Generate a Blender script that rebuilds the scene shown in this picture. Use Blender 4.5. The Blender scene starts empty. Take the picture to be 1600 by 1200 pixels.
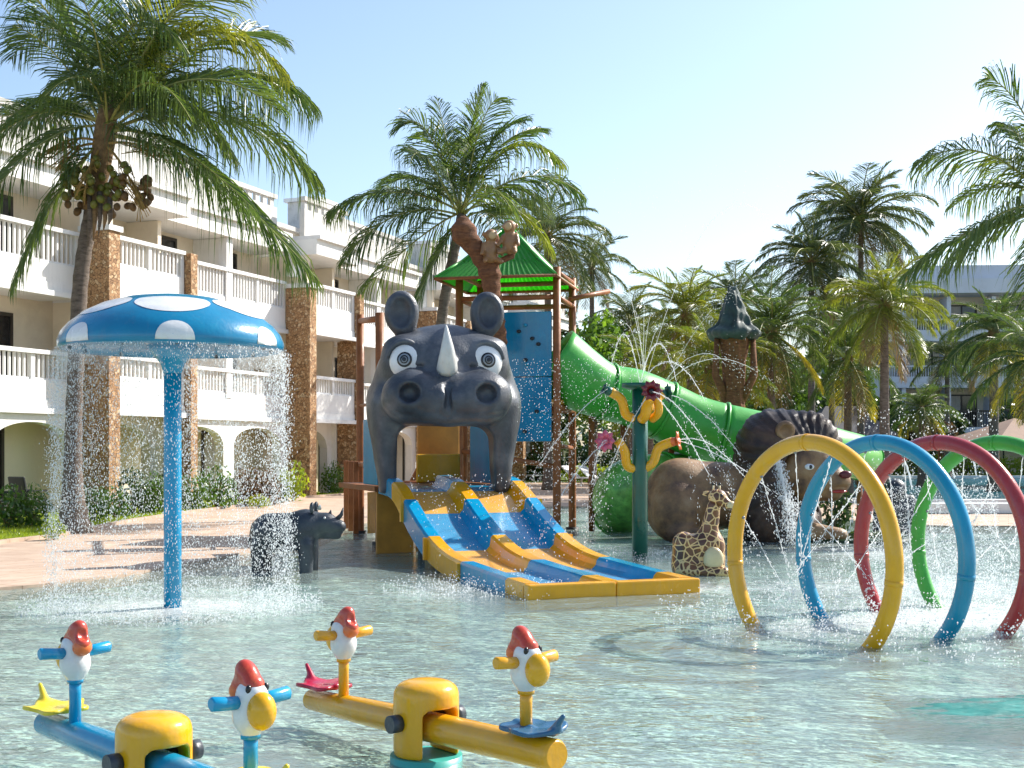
import bpy, bmesh, math, random
import numpy as np
from mathutils import Vector, Matrix, Euler

# ------------------------------------------------------------------ camera, world, sun, exposure
sc = bpy.context.scene
COL = sc.collection
R = math.radians
cam_d = bpy.data.cameras.new('camera'); cam = bpy.data.objects.new('camera', cam_d); COL.objects.link(cam)
cam.location = (0, 0, 1.6); cam.rotation_euler = (R(90), 0, 0)
cam_d.lens = 45.0; cam_d.sensor_width = 36.0; cam_d.shift_y = 0.0625
cam_d.clip_start = 0.1; cam_d.clip_end = 3000
sc.camera = cam
SUN = Vector((0.84, 0.54, 0)).normalized(); SEL = R(39)
sund = Vector((SUN.x * math.cos(SEL), SUN.y * math.cos(SEL), math.sin(SEL)))
w = bpy.data.worlds.new('World'); sc.world = w; w.use_nodes = True
nt = w.node_tree; bg = nt.nodes['Background']
sky = nt.nodes.new('ShaderNodeTexSky'); sky.sky_type = 'NISHITA'; sky.sun_disc = False
sky.sun_elevation = SEL; sky.sun_rotation = math.atan2(SUN.x, SUN.y)
sky.air_density = 1.0; sky.dust_density = 1.2; sky.ozone_density = 1.5; sky.altitude = 0
nt.links.new(sky.outputs[0], bg.inputs[0]); bg.inputs[1].default_value = 0.135
sl = bpy.data.lights.new('sun', 'SUN'); sl.energy = 5.0; sl.angle = R(0.5); sl.color = (1.0, 0.95, 0.87)
so = bpy.data.objects.new('sun', sl); COL.objects.link(so)
so.rotation_euler = (-sund).to_track_quat('-Z', 'Y').to_euler(); so.location = (30, 14, 30)
sc.view_settings.view_transform = 'Standard'; sc.view_settings.look = 'None'
sc.view_settings.gamma = 1.0; sc.view_settings.use_curve_mapping = False
sc.view_settings.exposure = 0.74
sc.cycles.max_bounces = 8; sc.cycles.transparent_max_bounces = 24
sc.cycles.caustics_reflective = False; sc.cycles.caustics_refractive = False

random.seed(7); rng = np.random.default_rng(7)
F = 2000.0
def P(px, py, Y): return Vector(((px - 800) * Y / F, Y, 1.6 - (py - 700) * Y / F))
def G(px, py, z=0.0):
    Y = (1.6 - z) * F / (py - 700); return Vector(((px - 800) * Y / F, Y, z))

# ------------------------------------------------------------------ materials
MATS = {}
def new_mat(name):
    m = bpy.data.materials.new(name); m.use_nodes = True
    return m, m.node_tree, m.node_tree.nodes['Principled BSDF']
def mat(name, col, rough=.5, var=.12, vscale=3., bump=0., bscale=20., metal=0., coat=0., wet=0., dirt=None, spec=.5, dirt_amt=.35, streak=0.):
    if name in MATS: return MATS[name]
    m, t, b = new_mat(name); N = t.nodes; L = t.links
    tc = N.new('ShaderNodeTexCoord'); nz = N.new('ShaderNodeTexNoise')
    nz.inputs['Scale'].default_value = vscale; nz.inputs['Detail'].default_value = 6
    L.new(tc.outputs['Object'], nz.inputs['Vector'])
    mx = N.new('ShaderNodeMix'); mx.data_type = 'RGBA'
    mx.inputs[6].default_value = tuple(c * (1 - var) for c in col) + (1,)
    mx.inputs[7].default_value = tuple(min(1, c * (1 + var)) for c in col) + (1,)
    rp = N.new('ShaderNodeMapRange'); rp.inputs[1].default_value = .3; rp.inputs[2].default_value = .7
    L.new(nz.outputs['Fac'], rp.inputs[0]); L.new(rp.outputs[0], mx.inputs[0])
    out = mx.outputs[2]
    if dirt:
        n2 = N.new('ShaderNodeTexNoise'); n2.inputs['Scale'].default_value = vscale * 2.7; n2.inputs['Detail'].default_value = 9; n2.inputs['Roughness'].default_value = .7
        L.new(tc.outputs['Object'], n2.inputs['Vector'])
        r2 = N.new('ShaderNodeMapRange'); r2.inputs[1].default_value = .5; r2.inputs[2].default_value = .75; r2.inputs[4].default_value = dirt_amt
        L.new(n2.outputs['Fac'], r2.inputs[0])
        m2 = N.new('ShaderNodeMix'); m2.data_type = 'RGBA'; L.new(r2.outputs[0], m2.inputs[0]); L.new(out, m2.inputs[6]); m2.inputs[7].default_value = tuple(dirt) + (1,)
        out = m2.outputs[2]
    if streak:
        mp = N.new('ShaderNodeMapping'); mp.inputs['Scale'].default_value = (5, 5, .45); L.new(tc.outputs['Object'], mp.inputs[0])
        n4 = N.new('ShaderNodeTexNoise'); n4.inputs['Scale'].default_value = 2.2; n4.inputs['Detail'].default_value = 8; n4.inputs['Roughness'].default_value = .65; L.new(mp.outputs[0], n4.inputs['Vector'])
        r4 = N.new('ShaderNodeMapRange'); r4.inputs[1].default_value = .52; r4.inputs[2].default_value = .78; r4.inputs[4].default_value = streak; L.new(n4.outputs['Fac'], r4.inputs[0])
        m4 = N.new('ShaderNodeMix'); m4.data_type = 'RGBA'; m4.blend_type = 'MIX'; L.new(r4.outputs[0], m4.inputs[0]); L.new(out, m4.inputs[6]); g_ = sum(col) / 3; m4.inputs[7].default_value = tuple(c * .5 + g_ * .25 + .05 for c in col) + (1,)
        out = m4.outputs[2]
    L.new(out, b.inputs['Base Color'])
    rr = N.new('ShaderNodeMapRange'); rr.inputs[3].default_value = max(.03, rough - .1 - wet); rr.inputs[4].default_value = min(1, rough + .1)
    L.new(nz.outputs['Fac'], rr.inputs[0]); L.new(rr.outputs[0], b.inputs['Roughness'])
    b.inputs['Metallic'].default_value = metal; b.inputs['Coat Weight'].default_value = coat; b.inputs['Coat Roughness'].default_value = .12
    b.inputs['Specular IOR Level'].default_value = spec
    if bump:
        n3 = N.new('ShaderNodeTexNoise'); n3.inputs['Scale'].default_value = bscale; n3.inputs['Detail'].default_value = 5
        L.new(tc.outputs['Object'], n3.inputs['Vector'])
        bp = N.new('ShaderNodeBump'); bp.inputs['Strength'].default_value = bump; bp.inputs['Distance'].default_value = .02
        L.new(n3.outputs['Fac'], bp.inputs['Height']); L.new(bp.outputs[0], b.inputs['Normal'])
    MATS[name] = m; return m
WET = dict(coat=.22, wet=.08, bump=.12, bscale=26, streak=.35)
M_blue = mat('blue gelcoat', (.002, .19, .36), .28, .12, 2.5, dirt=(.01, .30, .44), **WET)
M_cyan = mat('cyan gelcoat', (.004, .27, .46), .25, .10, 2.5, **WET)
M_skyblue = mat('slide blue', (.002, .27, .50), .25, .12, 2.5, dirt=(.01, .40, .60), **WET)
M_yel = mat('yellow gelcoat', (.76, .36, .006), .28, .10, 3, dirt=(.5, .25, .03), dirt_amt=.25, **WET)
M_yel2 = mat('bright yellow gelcoat', (.80, .40, .004), .25, .07, 3, dirt=(.6, .24, .01), dirt_amt=.25, **WET)
M_red = mat('red gelcoat', (.42, .030, .03), .28, .10, 3, dirt=(.4, .12, .1), **WET)
M_green = mat('green gelcoat', (.045, .37, .035), .38, .14, 2.5, dirt=(.10, .46, .09), coat=.08, bump=.12, bscale=26, streak=.25)
M_dgreen = mat('dark green paint', (.003, .095, .060), .35, .12, 3, dirt=(.01, .15, .09), **WET)
M_orange = mat('orange gelcoat', (.72, .16, .03), .35, .12, 9, dirt=(.5, .1, .05), **WET)
M_birdwhite = mat('bird white', (.74, .74, .73), .3, .05, 6, dirt=(.5, .47, .4), dirt_amt=.3, **WET)
M_white = mat('white render', (.84, .83, .80), .8, .05, .6, bump=.15, bscale=12, dirt=(.5, .48, .43), dirt_amt=.3, streak=.5)
M_whitetrim = mat('white trim', (.78, .78, .77), .6, .04, 1.2, bump=.1, bscale=15, dirt=(.5, .48, .44), dirt_amt=.25)
M_grime = mat('weathered parapet', (.62, .60, .56), .85, .12, 1.1, bump=.2, bscale=9, dirt=(.26, .25, .22), dirt_amt=.6, streak=.8)
M_beige = mat('beige render', (.84, .74, .59), .85, .05, .5, bump=.12, bscale=14, dirt=(.4, .33, .25), dirt_amt=.25)
M_glass = mat('dark window glass', (.02, .024, .028), .08, .2, 1.5, spec=.8)
M_frame = mat('dark window frame', (.035, .028, .022), .5, .1, 3)
M_curtain = mat('curtain cloth', (.5, .48, .43), .9, .12, 3, bump=.3, bscale=8)
M_brown = mat('brown painted steel', (.27, .095, .030), .5, .22, 5, dirt=(.11, .035, .015), bump=.25, bscale=14, coat=.05, dirt_amt=.6, spec=.3)
M_deck = mat('ochre panel', (.48, .22, .03), .5, .2, 3, dirt=(.22, .1, .02), bump=.2, bscale=12)
M_metal = mat('galvanised steel', (.25, .26, .27), .35, .2, 8, metal=.8, bump=.1)
M_darkrub = mat('black rubber', (.02, .022, .025), .6, .2, 8)
M_rock = mat('dark eye', (.012, .011, .012), .2, .1, 5)
M_eye = mat('eye white', (.78, .78, .77), .25, .05, 5, coat=.5, dirt=(.5, .5, .5), dirt_amt=.2)
M_horn = mat('horn ivory', (.60, .60, .57), .35, .1, 6, coat=.4, dirt=(.35, .34, .3))
M_nut = mat('coconut husk green', (.12, .13, .015), .5, .35, 4, dirt=(.16, .09, .02), dirt_amt=.7)
M_nutbrown = mat('coconut husk brown', (.12, .065, .02), .6, .3, 5, dirt=(.1, .05, .02))
M_fibre = mat('dry palm fibre', (.22, .14, .065), .9, .35, 9, bump=.6, bscale=30, dirt=(.07, .04, .02), dirt_amt=.8)
M_stalk = mat('fruit stalk', (.35, .22, .06), .8, .3, 9)
M_lamp = mat('lamp post paint', (.05, .05, .05), .5, .1, 4)
M_thatch = mat('roof cloth brown', (.33, .22, .16), .85, .15, 2, bump=.3, bscale=18)
M_darkroof = mat('dark slate roof', (.045, .045, .055), .7, .2, 2, bump=.4, bscale=8)
M_bougain = mat('magenta bracts', (.45, .04, .14), .8, .3, 9)

def pebble_mat():
    m, t, b = new_mat('stone cladding'); N = t.nodes; L = t.links
    tc = N.new('ShaderNodeTexCoord')
    v = N.new('ShaderNodeTexVoronoi'); v.inputs['Scale'].default_value = 12; v.inputs['Randomness'].default_value = 1
    e = N.new('ShaderNodeTexVoronoi'); e.feature = 'DISTANCE_TO_EDGE'; e.inputs['Scale'].default_value = 12
    nz = N.new('ShaderNodeTexNoise'); nz.inputs['Scale'].default_value = 5; nz.inputs['Detail'].default_value = 3
    ad = N.new('ShaderNodeMixRGB'); ad.blend_type = 'ADD'; ad.inputs[0].default_value = .12
    L.new(tc.outputs['Object'], nz.inputs['Vector']); L.new(tc.outputs['Object'], ad.inputs[1]); L.new(nz.outputs['Color'], ad.inputs[2])
    L.new(ad.outputs[0], v.inputs['Vector']); L.new(ad.outputs[0], e.inputs['Vector'])
    sp = N.new('ShaderNodeSeparateColor'); L.new(v.outputs['Color'], sp.inputs[0])
    cr = N.new('ShaderNodeValToRGB'); L.new(sp.outputs[0], cr.inputs[0])
    cols = [(0, (.26, .14, .065)), (.3, (.46, .26, .12)), (.55, (.38, .21, .10)), (.8, (.56, .35, .18)), (1, (.64, .48, .30))]
    el = cr.color_ramp.elements; el[0].color = cols[0][1] + (1,); el[1].color = cols[-1][1] + (1,)
    for p, c in cols[1:-1]: x = el.new(p); x.color = c + (1,)
    mr = N.new('ShaderNodeMapRange'); mr.inputs[1].default_value = .0; mr.inputs[2].default_value = .06
    L.new(e.outputs['Distance'], mr.inputs[0])
    mx = N.new('ShaderNodeMixRGB'); L.new(mr.outputs[0], mx.inputs[0]); mx.inputs[1].default_value = (.13, .07, .035, 1); L.new(cr.outputs[0], mx.inputs[2])
    L.new(mx.outputs[0], b.inputs['Base Color']); b.inputs['Roughness'].default_value = .8
    bp = N.new('ShaderNodeBump'); bp.inputs['Strength'].default_value = .9; bp.inputs['Distance'].default_value = .03
    L.new(mr.outputs[0], bp.inputs['Height']); L.new(bp.outputs[0], b.inputs['Normal'])
    return m
M_stone = pebble_mat()

def leaf_mat(name, c1, c2, trans=.4, tcol=None, rough=.35, scale=2.5):
    m = bpy.data.materials.new(name); m.use_nodes = True; t = m.node_tree; N = t.nodes; L = t.links
    b = N['Principled BSDF']; out = N['Material Output']
    oi = N.new('ShaderNodeObjectInfo'); tc = N.new('ShaderNodeTexCoord'); nz = N.new('ShaderNodeTexNoise')
    nz.inputs['Scale'].default_value = scale; nz.inputs['Detail'].default_value = 4; L.new(tc.outputs['Object'], nz.inputs['Vector'])
    ad = N.new('ShaderNodeMath'); ad.operation = 'MULTIPLY_ADD'; L.new(oi.outputs['Random'], ad.inputs[0]); ad.inputs[1].default_value = .45
    mr = N.new('ShaderNodeMapRange'); mr.inputs[1].default_value = .3; mr.inputs[2].default_value = .7; mr.inputs[4].default_value = .6
    L.new(nz.outputs['Fac'], mr.inputs[0]); L.new(mr.outputs[0], ad.inputs[2])
    mx = N.new('ShaderNodeMixRGB'); L.new(ad.outputs[0], mx.inputs[0]); mx.inputs[1].default_value = c1 + (1,); mx.inputs[2].default_value = c2 + (1,)
    L.new(mx.outputs[0], b.inputs['Base Color']); b.inputs['Roughness'].default_value = rough; b.inputs['Specular IOR Level'].default_value = .5
    tr = N.new('ShaderNodeBsdfTranslucent')
    mm = N.new('ShaderNodeMixRGB'); mm.blend_type = 'MULTIPLY'; mm.inputs[0].default_value = 1; L.new(mx.outputs[0], mm.inputs[1])
    mm.inputs[2].default_value = (tcol or (2.2, 2.0, .9)) + (1,); L.new(mm.outputs[0], tr.inputs[0])
    ms = N.new('ShaderNodeMixShader'); ms.inputs[0].default_value = trans
    L.new(b.outputs[0], ms.inputs[1]); L.new(tr.outputs[0], ms.inputs[2]); L.new(ms.outputs[0], out.inputs[0])
    return m
M_palm = leaf_mat('palm leaf', (.030, .075, .026), (.10, .15, .040), .38, (2.2, 2.0, .8), .38)
M_palmyoung = leaf_mat('palm leaf yellow green', (.07, .13, .022), (.20, .22, .03), .42)
M_palmdark = leaf_mat('palm leaf dark', (.03, .062, .028), (.09, .12, .038), .34, None, .3)
M_palmyel = leaf_mat('palm leaf yellowed', (.32, .30, .04), (.50, .43, .05), .4, (1.5, 1.4, .6))
M_palmdry = leaf_mat('palm leaf dried', (.22, .15, .07), (.32, .23, .11), .2, (1.2, 1.1, .8))
M_rachis = mat('palm rib', (.30, .30, .08), .5, .25, 6)
M_leaf = leaf_mat('shrub leaf', (.030, .085, .018), (.09, .17, .03), .35)
M_leafl = leaf_mat('light shrub leaf', (.11, .20, .02), (.30, .36, .03), .4)
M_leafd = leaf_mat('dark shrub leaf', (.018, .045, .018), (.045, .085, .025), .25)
M_leafr = leaf_mat('russet shrub leaf', (.06, .045, .025), (.14, .07, .035), .25)
M_tree = leaf_mat('tree leaf', (.05, .13, .02), (.14, .26, .03), .4)

def bark_mat(name, c1, c2):
    m, t, b = new_mat(name); N = t.nodes; L = t.links
    tc = N.new('ShaderNodeTexCoord'); mp = N.new('ShaderNodeMapping'); mp.inputs['Scale'].default_value = (2, 2, 7); L.new(tc.outputs['Object'], mp.inputs[0])
    nz = N.new('ShaderNodeTexNoise'); nz.inputs['Scale'].default_value = 3; nz.inputs['Detail'].default_value = 8; nz.inputs['Roughness'].default_value = .7; L.new(mp.outputs[0], nz.inputs[0])
    cr = N.new('ShaderNodeValToRGB'); L.new(nz.outputs['Fac'], cr.inputs[0]); e = cr.color_ramp.elements
    e[0].position = .3; e[0].color = c1 + (1,); e[1].position = .7; e[1].color = c2 + (1,)
    L.new(cr.outputs[0], b.inputs['Base Color']); b.inputs['Roughness'].default_value = .9
    bp = N.new('ShaderNodeBump'); bp.inputs['Strength'].default_value = .8; bp.inputs['Distance'].default_value = .03; L.new(nz.outputs['Fac'], bp.inputs['Height']); L.new(bp.outputs[0], b.inputs['Normal'])
    return m
M_bark = bark_mat('palm bark', (.055, .042, .034), (.24, .19, .15))
M_barkred = bark_mat('sculpted bark', (.08, .03, .015), (.28, .12, .05))

def ground_mat(name, c1, c2, scale, rough=.85, tile=None, c3=None):
    m, t, b = new_mat(name); N = t.nodes; L = t.links
    ge = N.new('ShaderNodeNewGeometry')
    nz = N.new('ShaderNodeTexNoise'); nz.inputs['Scale'].default_value = scale; nz.inputs['Detail'].default_value = 8; nz.inputs['Roughness'].default_value = .65; L.new(ge.outputs['Position'], nz.inputs['Vector'])
    mr = N.new('ShaderNodeMapRange'); mr.inputs[1].default_value = .33; mr.inputs[2].default_value = .67; L.new(nz.outputs['Fac'], mr.inputs[0])
    mx = N.new('ShaderNodeMixRGB'); L.new(mr.outputs[0], mx.inputs[0]); mx.inputs[1].default_value = c1 + (1,); mx.inputs[2].default_value = c2 + (1,); out = mx.outputs[0]; hgt = nz.outputs['Fac']
    if tile:
        br = N.new('ShaderNodeTexBrick'); br.inputs['Scale'].default_value = 1; br.inputs['Brick Width'].default_value = tile; br.inputs['Row Height'].default_value = tile; br.offset = .5
        br.inputs['Mortar Size'].default_value = .008; br.inputs['Color1'].default_value = (1, 1, 1, 1); br.inputs['Color2'].default_value = (.84, .82, .80, 1); br.inputs['Mortar'].default_value = (.55, .5, .45, 1)
        rt = N.new('ShaderNodeVectorRotate'); rt.rotation_type = 'Z_AXIS'; rt.inputs['Angle'].default_value = .37; L.new(ge.outputs['Position'], rt.inputs[0]); L.new(rt.outputs[0], br.inputs['Vector'])
        ml = N.new('ShaderNodeMixRGB'); ml.blend_type = 'MULTIPLY'; ml.inputs[0].default_value = 1; L.new(out, ml.inputs[1]); L.new(br.outputs[0], ml.inputs[2]); out = ml.outputs[0]
    n2 = N.new('ShaderNodeTexNoise'); n2.inputs['Scale'].default_value = .35; n2.inputs['Detail'].default_value = 4; L.new(ge.outputs['Position'], n2.inputs['Vector'])
    if c3:
        m3 = N.new('ShaderNodeMapRange'); m3.inputs[1].default_value = .5; m3.inputs[2].default_value = .65; m3.inputs[4].default_value = .6; L.new(n2.outputs['Fac'], m3.inputs[0])
        q = N.new('ShaderNodeMixRGB'); L.new(m3.outputs[0], q.inputs[0]); L.new(out, q.inputs[1]); q.inputs[2].default_value = c3 + (1,); out = q.outputs[0]
    L.new(out, b.inputs['Base Color']); b.inputs['Roughness'].default_value = rough; b.inputs['Specular IOR Level'].default_value = .3
    bp = N.new('ShaderNodeBump'); bp.inputs['Strength'].default_value = .5; bp.inputs['Distance'].default_value = .02; L.new(hgt, bp.inputs['Height']); L.new(bp.outputs[0], b.inputs['Normal'])
    return m
M_pave = ground_mat('paving', (.48, .35, .26), (.62, .48, .37), 2.2, .75, tile=.4, c3=(.42, .31, .24))
M_lawn = ground_mat('lawn', (.07, .13, .015), (.20, .27, .03), 9, .95, c3=(.26, .27, .05))
M_earth = ground_mat('earth', (.16, .15, .09), (.25, .22, .14), 3, .95)
M_basin = ground_mat('pool floor', (.64, .84, .77), (.82, .90, .84), 1.4, .6, c3=(.54, .79, .73))
M_teal = ground_mat('teal patch', (.0, .10, .09), (.03, .28, .24), 3, .5)

FOAM = [(-3.42, 12.9, 1.25, 1.0, 1.0), (2.6, 11.0, 1.0, .6, .35), (3.5, 11.7, 1.2, .6, .6), (4.6, 12.3, 1.6, .9, .75), (4.8, 14.6, 2.0, 1.7, .75), (1.6, 14.6, 1.3, .7, .6), (5.4, 19.5, 1.2, 2.0, .8), (-.8, 14.3, 1.0, 1.5, .45), (-1.2, 9.8, 3.0, 1.6, .15)]
def water_mat():
    m = bpy.data.materials.new('pool water'); m.use_nodes = True; t = m.node_tree; N = t.nodes; L = t.links
    for n in list(N): N.remove(n)
    out = N.new('ShaderNodeOutputMaterial'); ge = N.new('ShaderNodeNewGeometry')
    def nz(scale, det, mapping=None, dist=0.):
        n = N.new('ShaderNodeTexNoise'); n.inputs['Scale'].default_value = scale; n.inputs['Detail'].default_value = det; n.inputs['Distortion'].default_value = dist
        if mapping:
            mp = N.new('ShaderNodeMapping'); mp.inputs['Scale'].default_value = mapping[0]; mp.inputs['Rotation'].default_value = (0, 0, mapping[1]); L.new(ge.outputs['Position'], mp.inputs[0]); L.new(mp.outputs[0], n.inputs[0])
        else: L.new(ge.outputs['Position'], n.inputs[0])
        return n.outputs['Fac']
    def math_(op, a, b_=None, c=None):
        n = N.new('ShaderNodeMath'); n.operation = op
        for i, v in enumerate((a, b_, c)):
            if v is None: continue
            if isinstance(v, (int, float)): n.inputs[i].default_value = v
            else: L.new(v, n.inputs[i])
        return n.outputs[0]
    h1 = nz(1.6, 3, ((1, 1.3, 1), .3)); h2 = nz(6.5, 3, ((1, 1.6, 1), -.2), .4); h3 = nz(17, 3, ((1, 1.5, 1), .5))
    h = math_('ADD', math_('MULTIPLY', h1, 1.0), math_('ADD', math_('MULTIPLY', h2, .42), math_('MULTIPLY', h3, .17)))
    bp = N.new('ShaderNodeBump'); bp.inputs['Strength'].default_value = 1.0; bp.inputs['Distance'].default_value = .056; L.new(h, bp.inputs['Height'])
    fr = N.new('ShaderNodeFresnel'); fr.inputs[0].default_value = 1.33; L.new(bp.outputs[0], fr.inputs[1])
    gl = N.new('ShaderNodeBsdfGlossy'); gl.inputs['Roughness'].default_value = .06; L.new(bp.outputs[0], gl.inputs['Normal'])
    tp = N.new('ShaderNodeBsdfTransparent'); tp.inputs[0].default_value = (.87, .97, .91, 1)
    df = N.new('ShaderNodeBsdfDiffuse'); df.inputs[0].default_value = (.67, .83, .76, 1); L.new(bp.outputs[0], df.inputs['Normal'])
    milk = N.new('ShaderNodeMixShader'); milk.inputs[0].default_value = .24; L.new(tp.outputs[0], milk.inputs[1]); L.new(df.outputs[0], milk.inputs[2])
    ws = N.new('ShaderNodeMixShader'); L.new(fr.outputs[0], ws.inputs[0]); L.new(milk.outputs[0], ws.inputs[1]); L.new(gl.outputs[0], ws.inputs[2])
    # foam where falling water lands
    sx = N.new('ShaderNodeSeparateXYZ'); L.new(ge.outputs['Position'], sx.inputs[0]); tot = None
    for (x, y, rx, ry, a) in FOAM:
        dx = math_('DIVIDE', math_('SUBTRACT', sx.outputs[0], x), rx); dy = math_('DIVIDE', math_('SUBTRACT', sx.outputs[1], y), ry)
        d = math_('ADD', math_('MULTIPLY', dx, dx), math_('MULTIPLY', dy, dy))
        g = math_('MULTIPLY', math_('EXPONENT', math_('MULTIPLY', d, -1.0)), a)
        tot = g if tot is None else math_('ADD', tot, g)
    fn = math_('ADD', math_('MULTIPLY', nz(9, 6, ((1, 1.3, 1), .1), .8), .65), math_('MULTIPLY', nz(35, 4), .4))
    fm = N.new('ShaderNodeMapRange'); fm.inputs[1].default_value = .66; fm.inputs[2].default_value = 1.35; fm.inputs[4].default_value = .95
    L.new(math_('ADD', fn, math_('MULTIPLY', tot, .42)), fm.inputs[0])
    fo = N.new('ShaderNodeBsdfDiffuse'); fo.inputs[0].default_value = (.86, .88, .87, 1); L.new(bp.outputs[0], fo.inputs['Normal'])
    fs = N.new('ShaderNodeMixShader'); L.new(fm.outputs[0], fs.inputs[0]); L.new(ws.outputs[0], fs.inputs[1]); L.new(fo.outputs[0], fs.inputs[2])
    L.new(fs.outputs[0], out.inputs[0]); return m
M_water = water_mat()
def drop_mat():
    m = bpy.data.materials.new('water drops'); m.use_nodes = True; t = m.node_tree; N = t.nodes; L = t.links
    b = N['Principled BSDF']; b.inputs['Base Color'].default_value = (.9, .93, .94, 1); b.inputs['Roughness'].default_value = .05
    tr = N.new('ShaderNodeBsdfTranslucent'); tr.inputs[0].default_value = (.95, .97, .98, 1)
    tp = N.new('ShaderNodeBsdfTransparent')
    a = N.new('ShaderNodeMixShader'); a.inputs[0].default_value = .5; L.new(b.outputs[0], a.inputs[1]); L.new(tr.outputs[0], a.inputs[2])
    c = N.new('ShaderNodeMixShader'); c.inputs[0].default_value = .56; L.new(tp.outputs[0], c.inputs[1]); L.new(a.outputs[0], c.inputs[2])
    L.new(c.outputs[0], N['Material Output'].inputs[0]); return m, c
M_drop, _ = drop_mat()
M_mist, _c = drop_mat(); M_mist.name = 'water film'; _c.inputs[0].default_value = .16

# ------------------------------------------------------------------ builders
def link(o, parent=None):
    COL.objects.link(o)
    if parent is not None: o.parent = parent
    return o
def tag(o, label=None, cat=None, group=None, kind=None):
    if label: o['label'] = label
    if cat: o['category'] = cat
    if group: o['group'] = group
    if kind: o['kind'] = kind
    return o
def empty(name, loc, rz=0., label=None, cat=None, group=None):
    o = bpy.data.objects.new(name, None); COL.objects.link(o); o.location = loc; o.rotation_euler = (0, 0, rz); o.empty_display_size = .2
    return tag(o, label, cat, group)
def copy_tree(o, parent=None):
    c = o.copy(); COL.objects.link(c)
    if parent is not None: c.parent = parent
    for ch in list(o.children): copy_tree(ch, c)
    return c
class MB:
    def __init__(s): s.v = []; s.f = []; s.m = []; s.s = []
    def add(s, vs, fs, mi=0, smooth=False):
        b = len(s.v); s.v += [tuple(v) for v in vs]
        for f in fs: s.f.append(tuple(i + b for i in f)); s.m.append(mi); s.s.append(smooth)
        return s
    def box(s, lo, hi, mi=0):
        x0, y0, z0 = lo; x1, y1, z1 = hi
        return s.add([(x0, y0, z0), (x1, y0, z0), (x1, y1, z0), (x0, y1, z0), (x0, y0, z1), (x1, y0, z1), (x1, y1, z1), (x0, y1, z1)],
              [(0, 3, 2, 1), (4, 5, 6, 7), (0, 1, 5, 4), (1, 2, 6, 5), (2, 3, 7, 6), (3, 0, 4, 7)], mi)
    def tube(s, pts, rad, n=12, cap=True, mi=0, smooth=True, squash=1.0):
        pts = [Vector(p) for p in pts]; k = len(pts)
        if not hasattr(rad, '__len__'): rad = [rad] * k
        t0 = (pts[1] - pts[0]).normalized(); up = Vector((0, 0, 1)) if abs(t0.z) < .9 else Vector((1, 0, 0))
        a = t0.cross(up).normalized(); vs = []; fs = []
        for i in range(k):
            t = (pts[min(i + 1, k - 1)] - pts[max(i - 1, 0)]).normalized()
            a = (a - t * a.dot(t)).normalized(); b = t.cross(a)
            for j in range(n):
                th = 2 * math.pi * j / n; vs.append(pts[i] + (a * math.cos(th) + b * math.sin(th) * squash) * rad[i])
        for i in range(k - 1):
            for j in range(n):
                q = (j + 1) % n; fs.append((i * n + j, i * n + q, (i + 1) * n + q, (i + 1) * n + j))
        s.add(vs, fs, mi, smooth)
        if cap:
            b = len(s.v) - len(vs)
            s.f.append(tuple(b + j for j in reversed(range(n)))); s.m.append(mi); s.s.append(False)
            s.f.append(tuple(b + (k - 1) * n + j for j in range(n))); s.m.append(mi); s.s.append(False)
        return s
    def lathe(s, prof, n=32, c=(0, 0, 0), mi=0, smooth=True):
        vs = []; fs = []; k = len(prof)
        for r, z in prof:
            for j in range(n):
                th = 2 * math.pi * j / n; vs.append((c[0] + r * math.cos(th), c[1] + r * math.sin(th), c[2] + z))
        for i in range(k - 1):
            for j in range(n):
                q = (j + 1) % n; fs.append((i * n + j, i * n + q, (i + 1) * n + q, (i + 1) * n + j))
        return s.add(vs, fs, mi, smooth)
    def ball(s, c, r, n=12, mi=0):
        if not hasattr(r, '__len__'): r = (r, r, r)
        vs = []; fs = []; k = max(6, n // 2)
        for i in range(k + 1):
            ph = math.pi * i / k
            for j in range(n):
                th = 2 * math.pi * j / n; vs.append((c[0] + r[0] * math.sin(ph) * math.cos(th), c[1] + r[1] * math.sin(ph) * math.sin(th), c[2] - r[2] * math.cos(ph)))
        for i in range(k):
            for j in range(n):
                q = (j + 1) % n; fs.append((i * n + j, i * n + q, (i + 1) * n + q, (i + 1) * n + j))
        return s.add(vs, fs, mi, True)
    def mesh(s, name, mats):
        me = bpy.data.meshes.new(name); me.from_pydata(s.v, [], s.f)
        for m in (mats if isinstance(mats, (list, tuple)) else [mats]): me.materials.append(m)
        me.polygons.foreach_set('material_index', s.m); me.polygons.foreach_set('use_smooth', s.s); me.update(); return me
    def build(s, name, mats, parent=None, bevel=0., loc=None, weld=False):
        me = s.mesh(name, mats)
        if weld:
            bm = bmesh.new(); bm.from_mesh(me); bmesh.ops.remove_doubles(bm, verts=bm.verts, dist=1e-4); bm.to_mesh(me); bm.free()
        o = bpy.data.objects.new(name, me); link(o, parent)
        if loc is not None: o.location = loc
        if bevel:
            b = o.modifiers.new('bevel', 'BEVEL'); b.width = bevel; b.segments = 2; b.limit_method = 'ANGLE'
        return o
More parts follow.
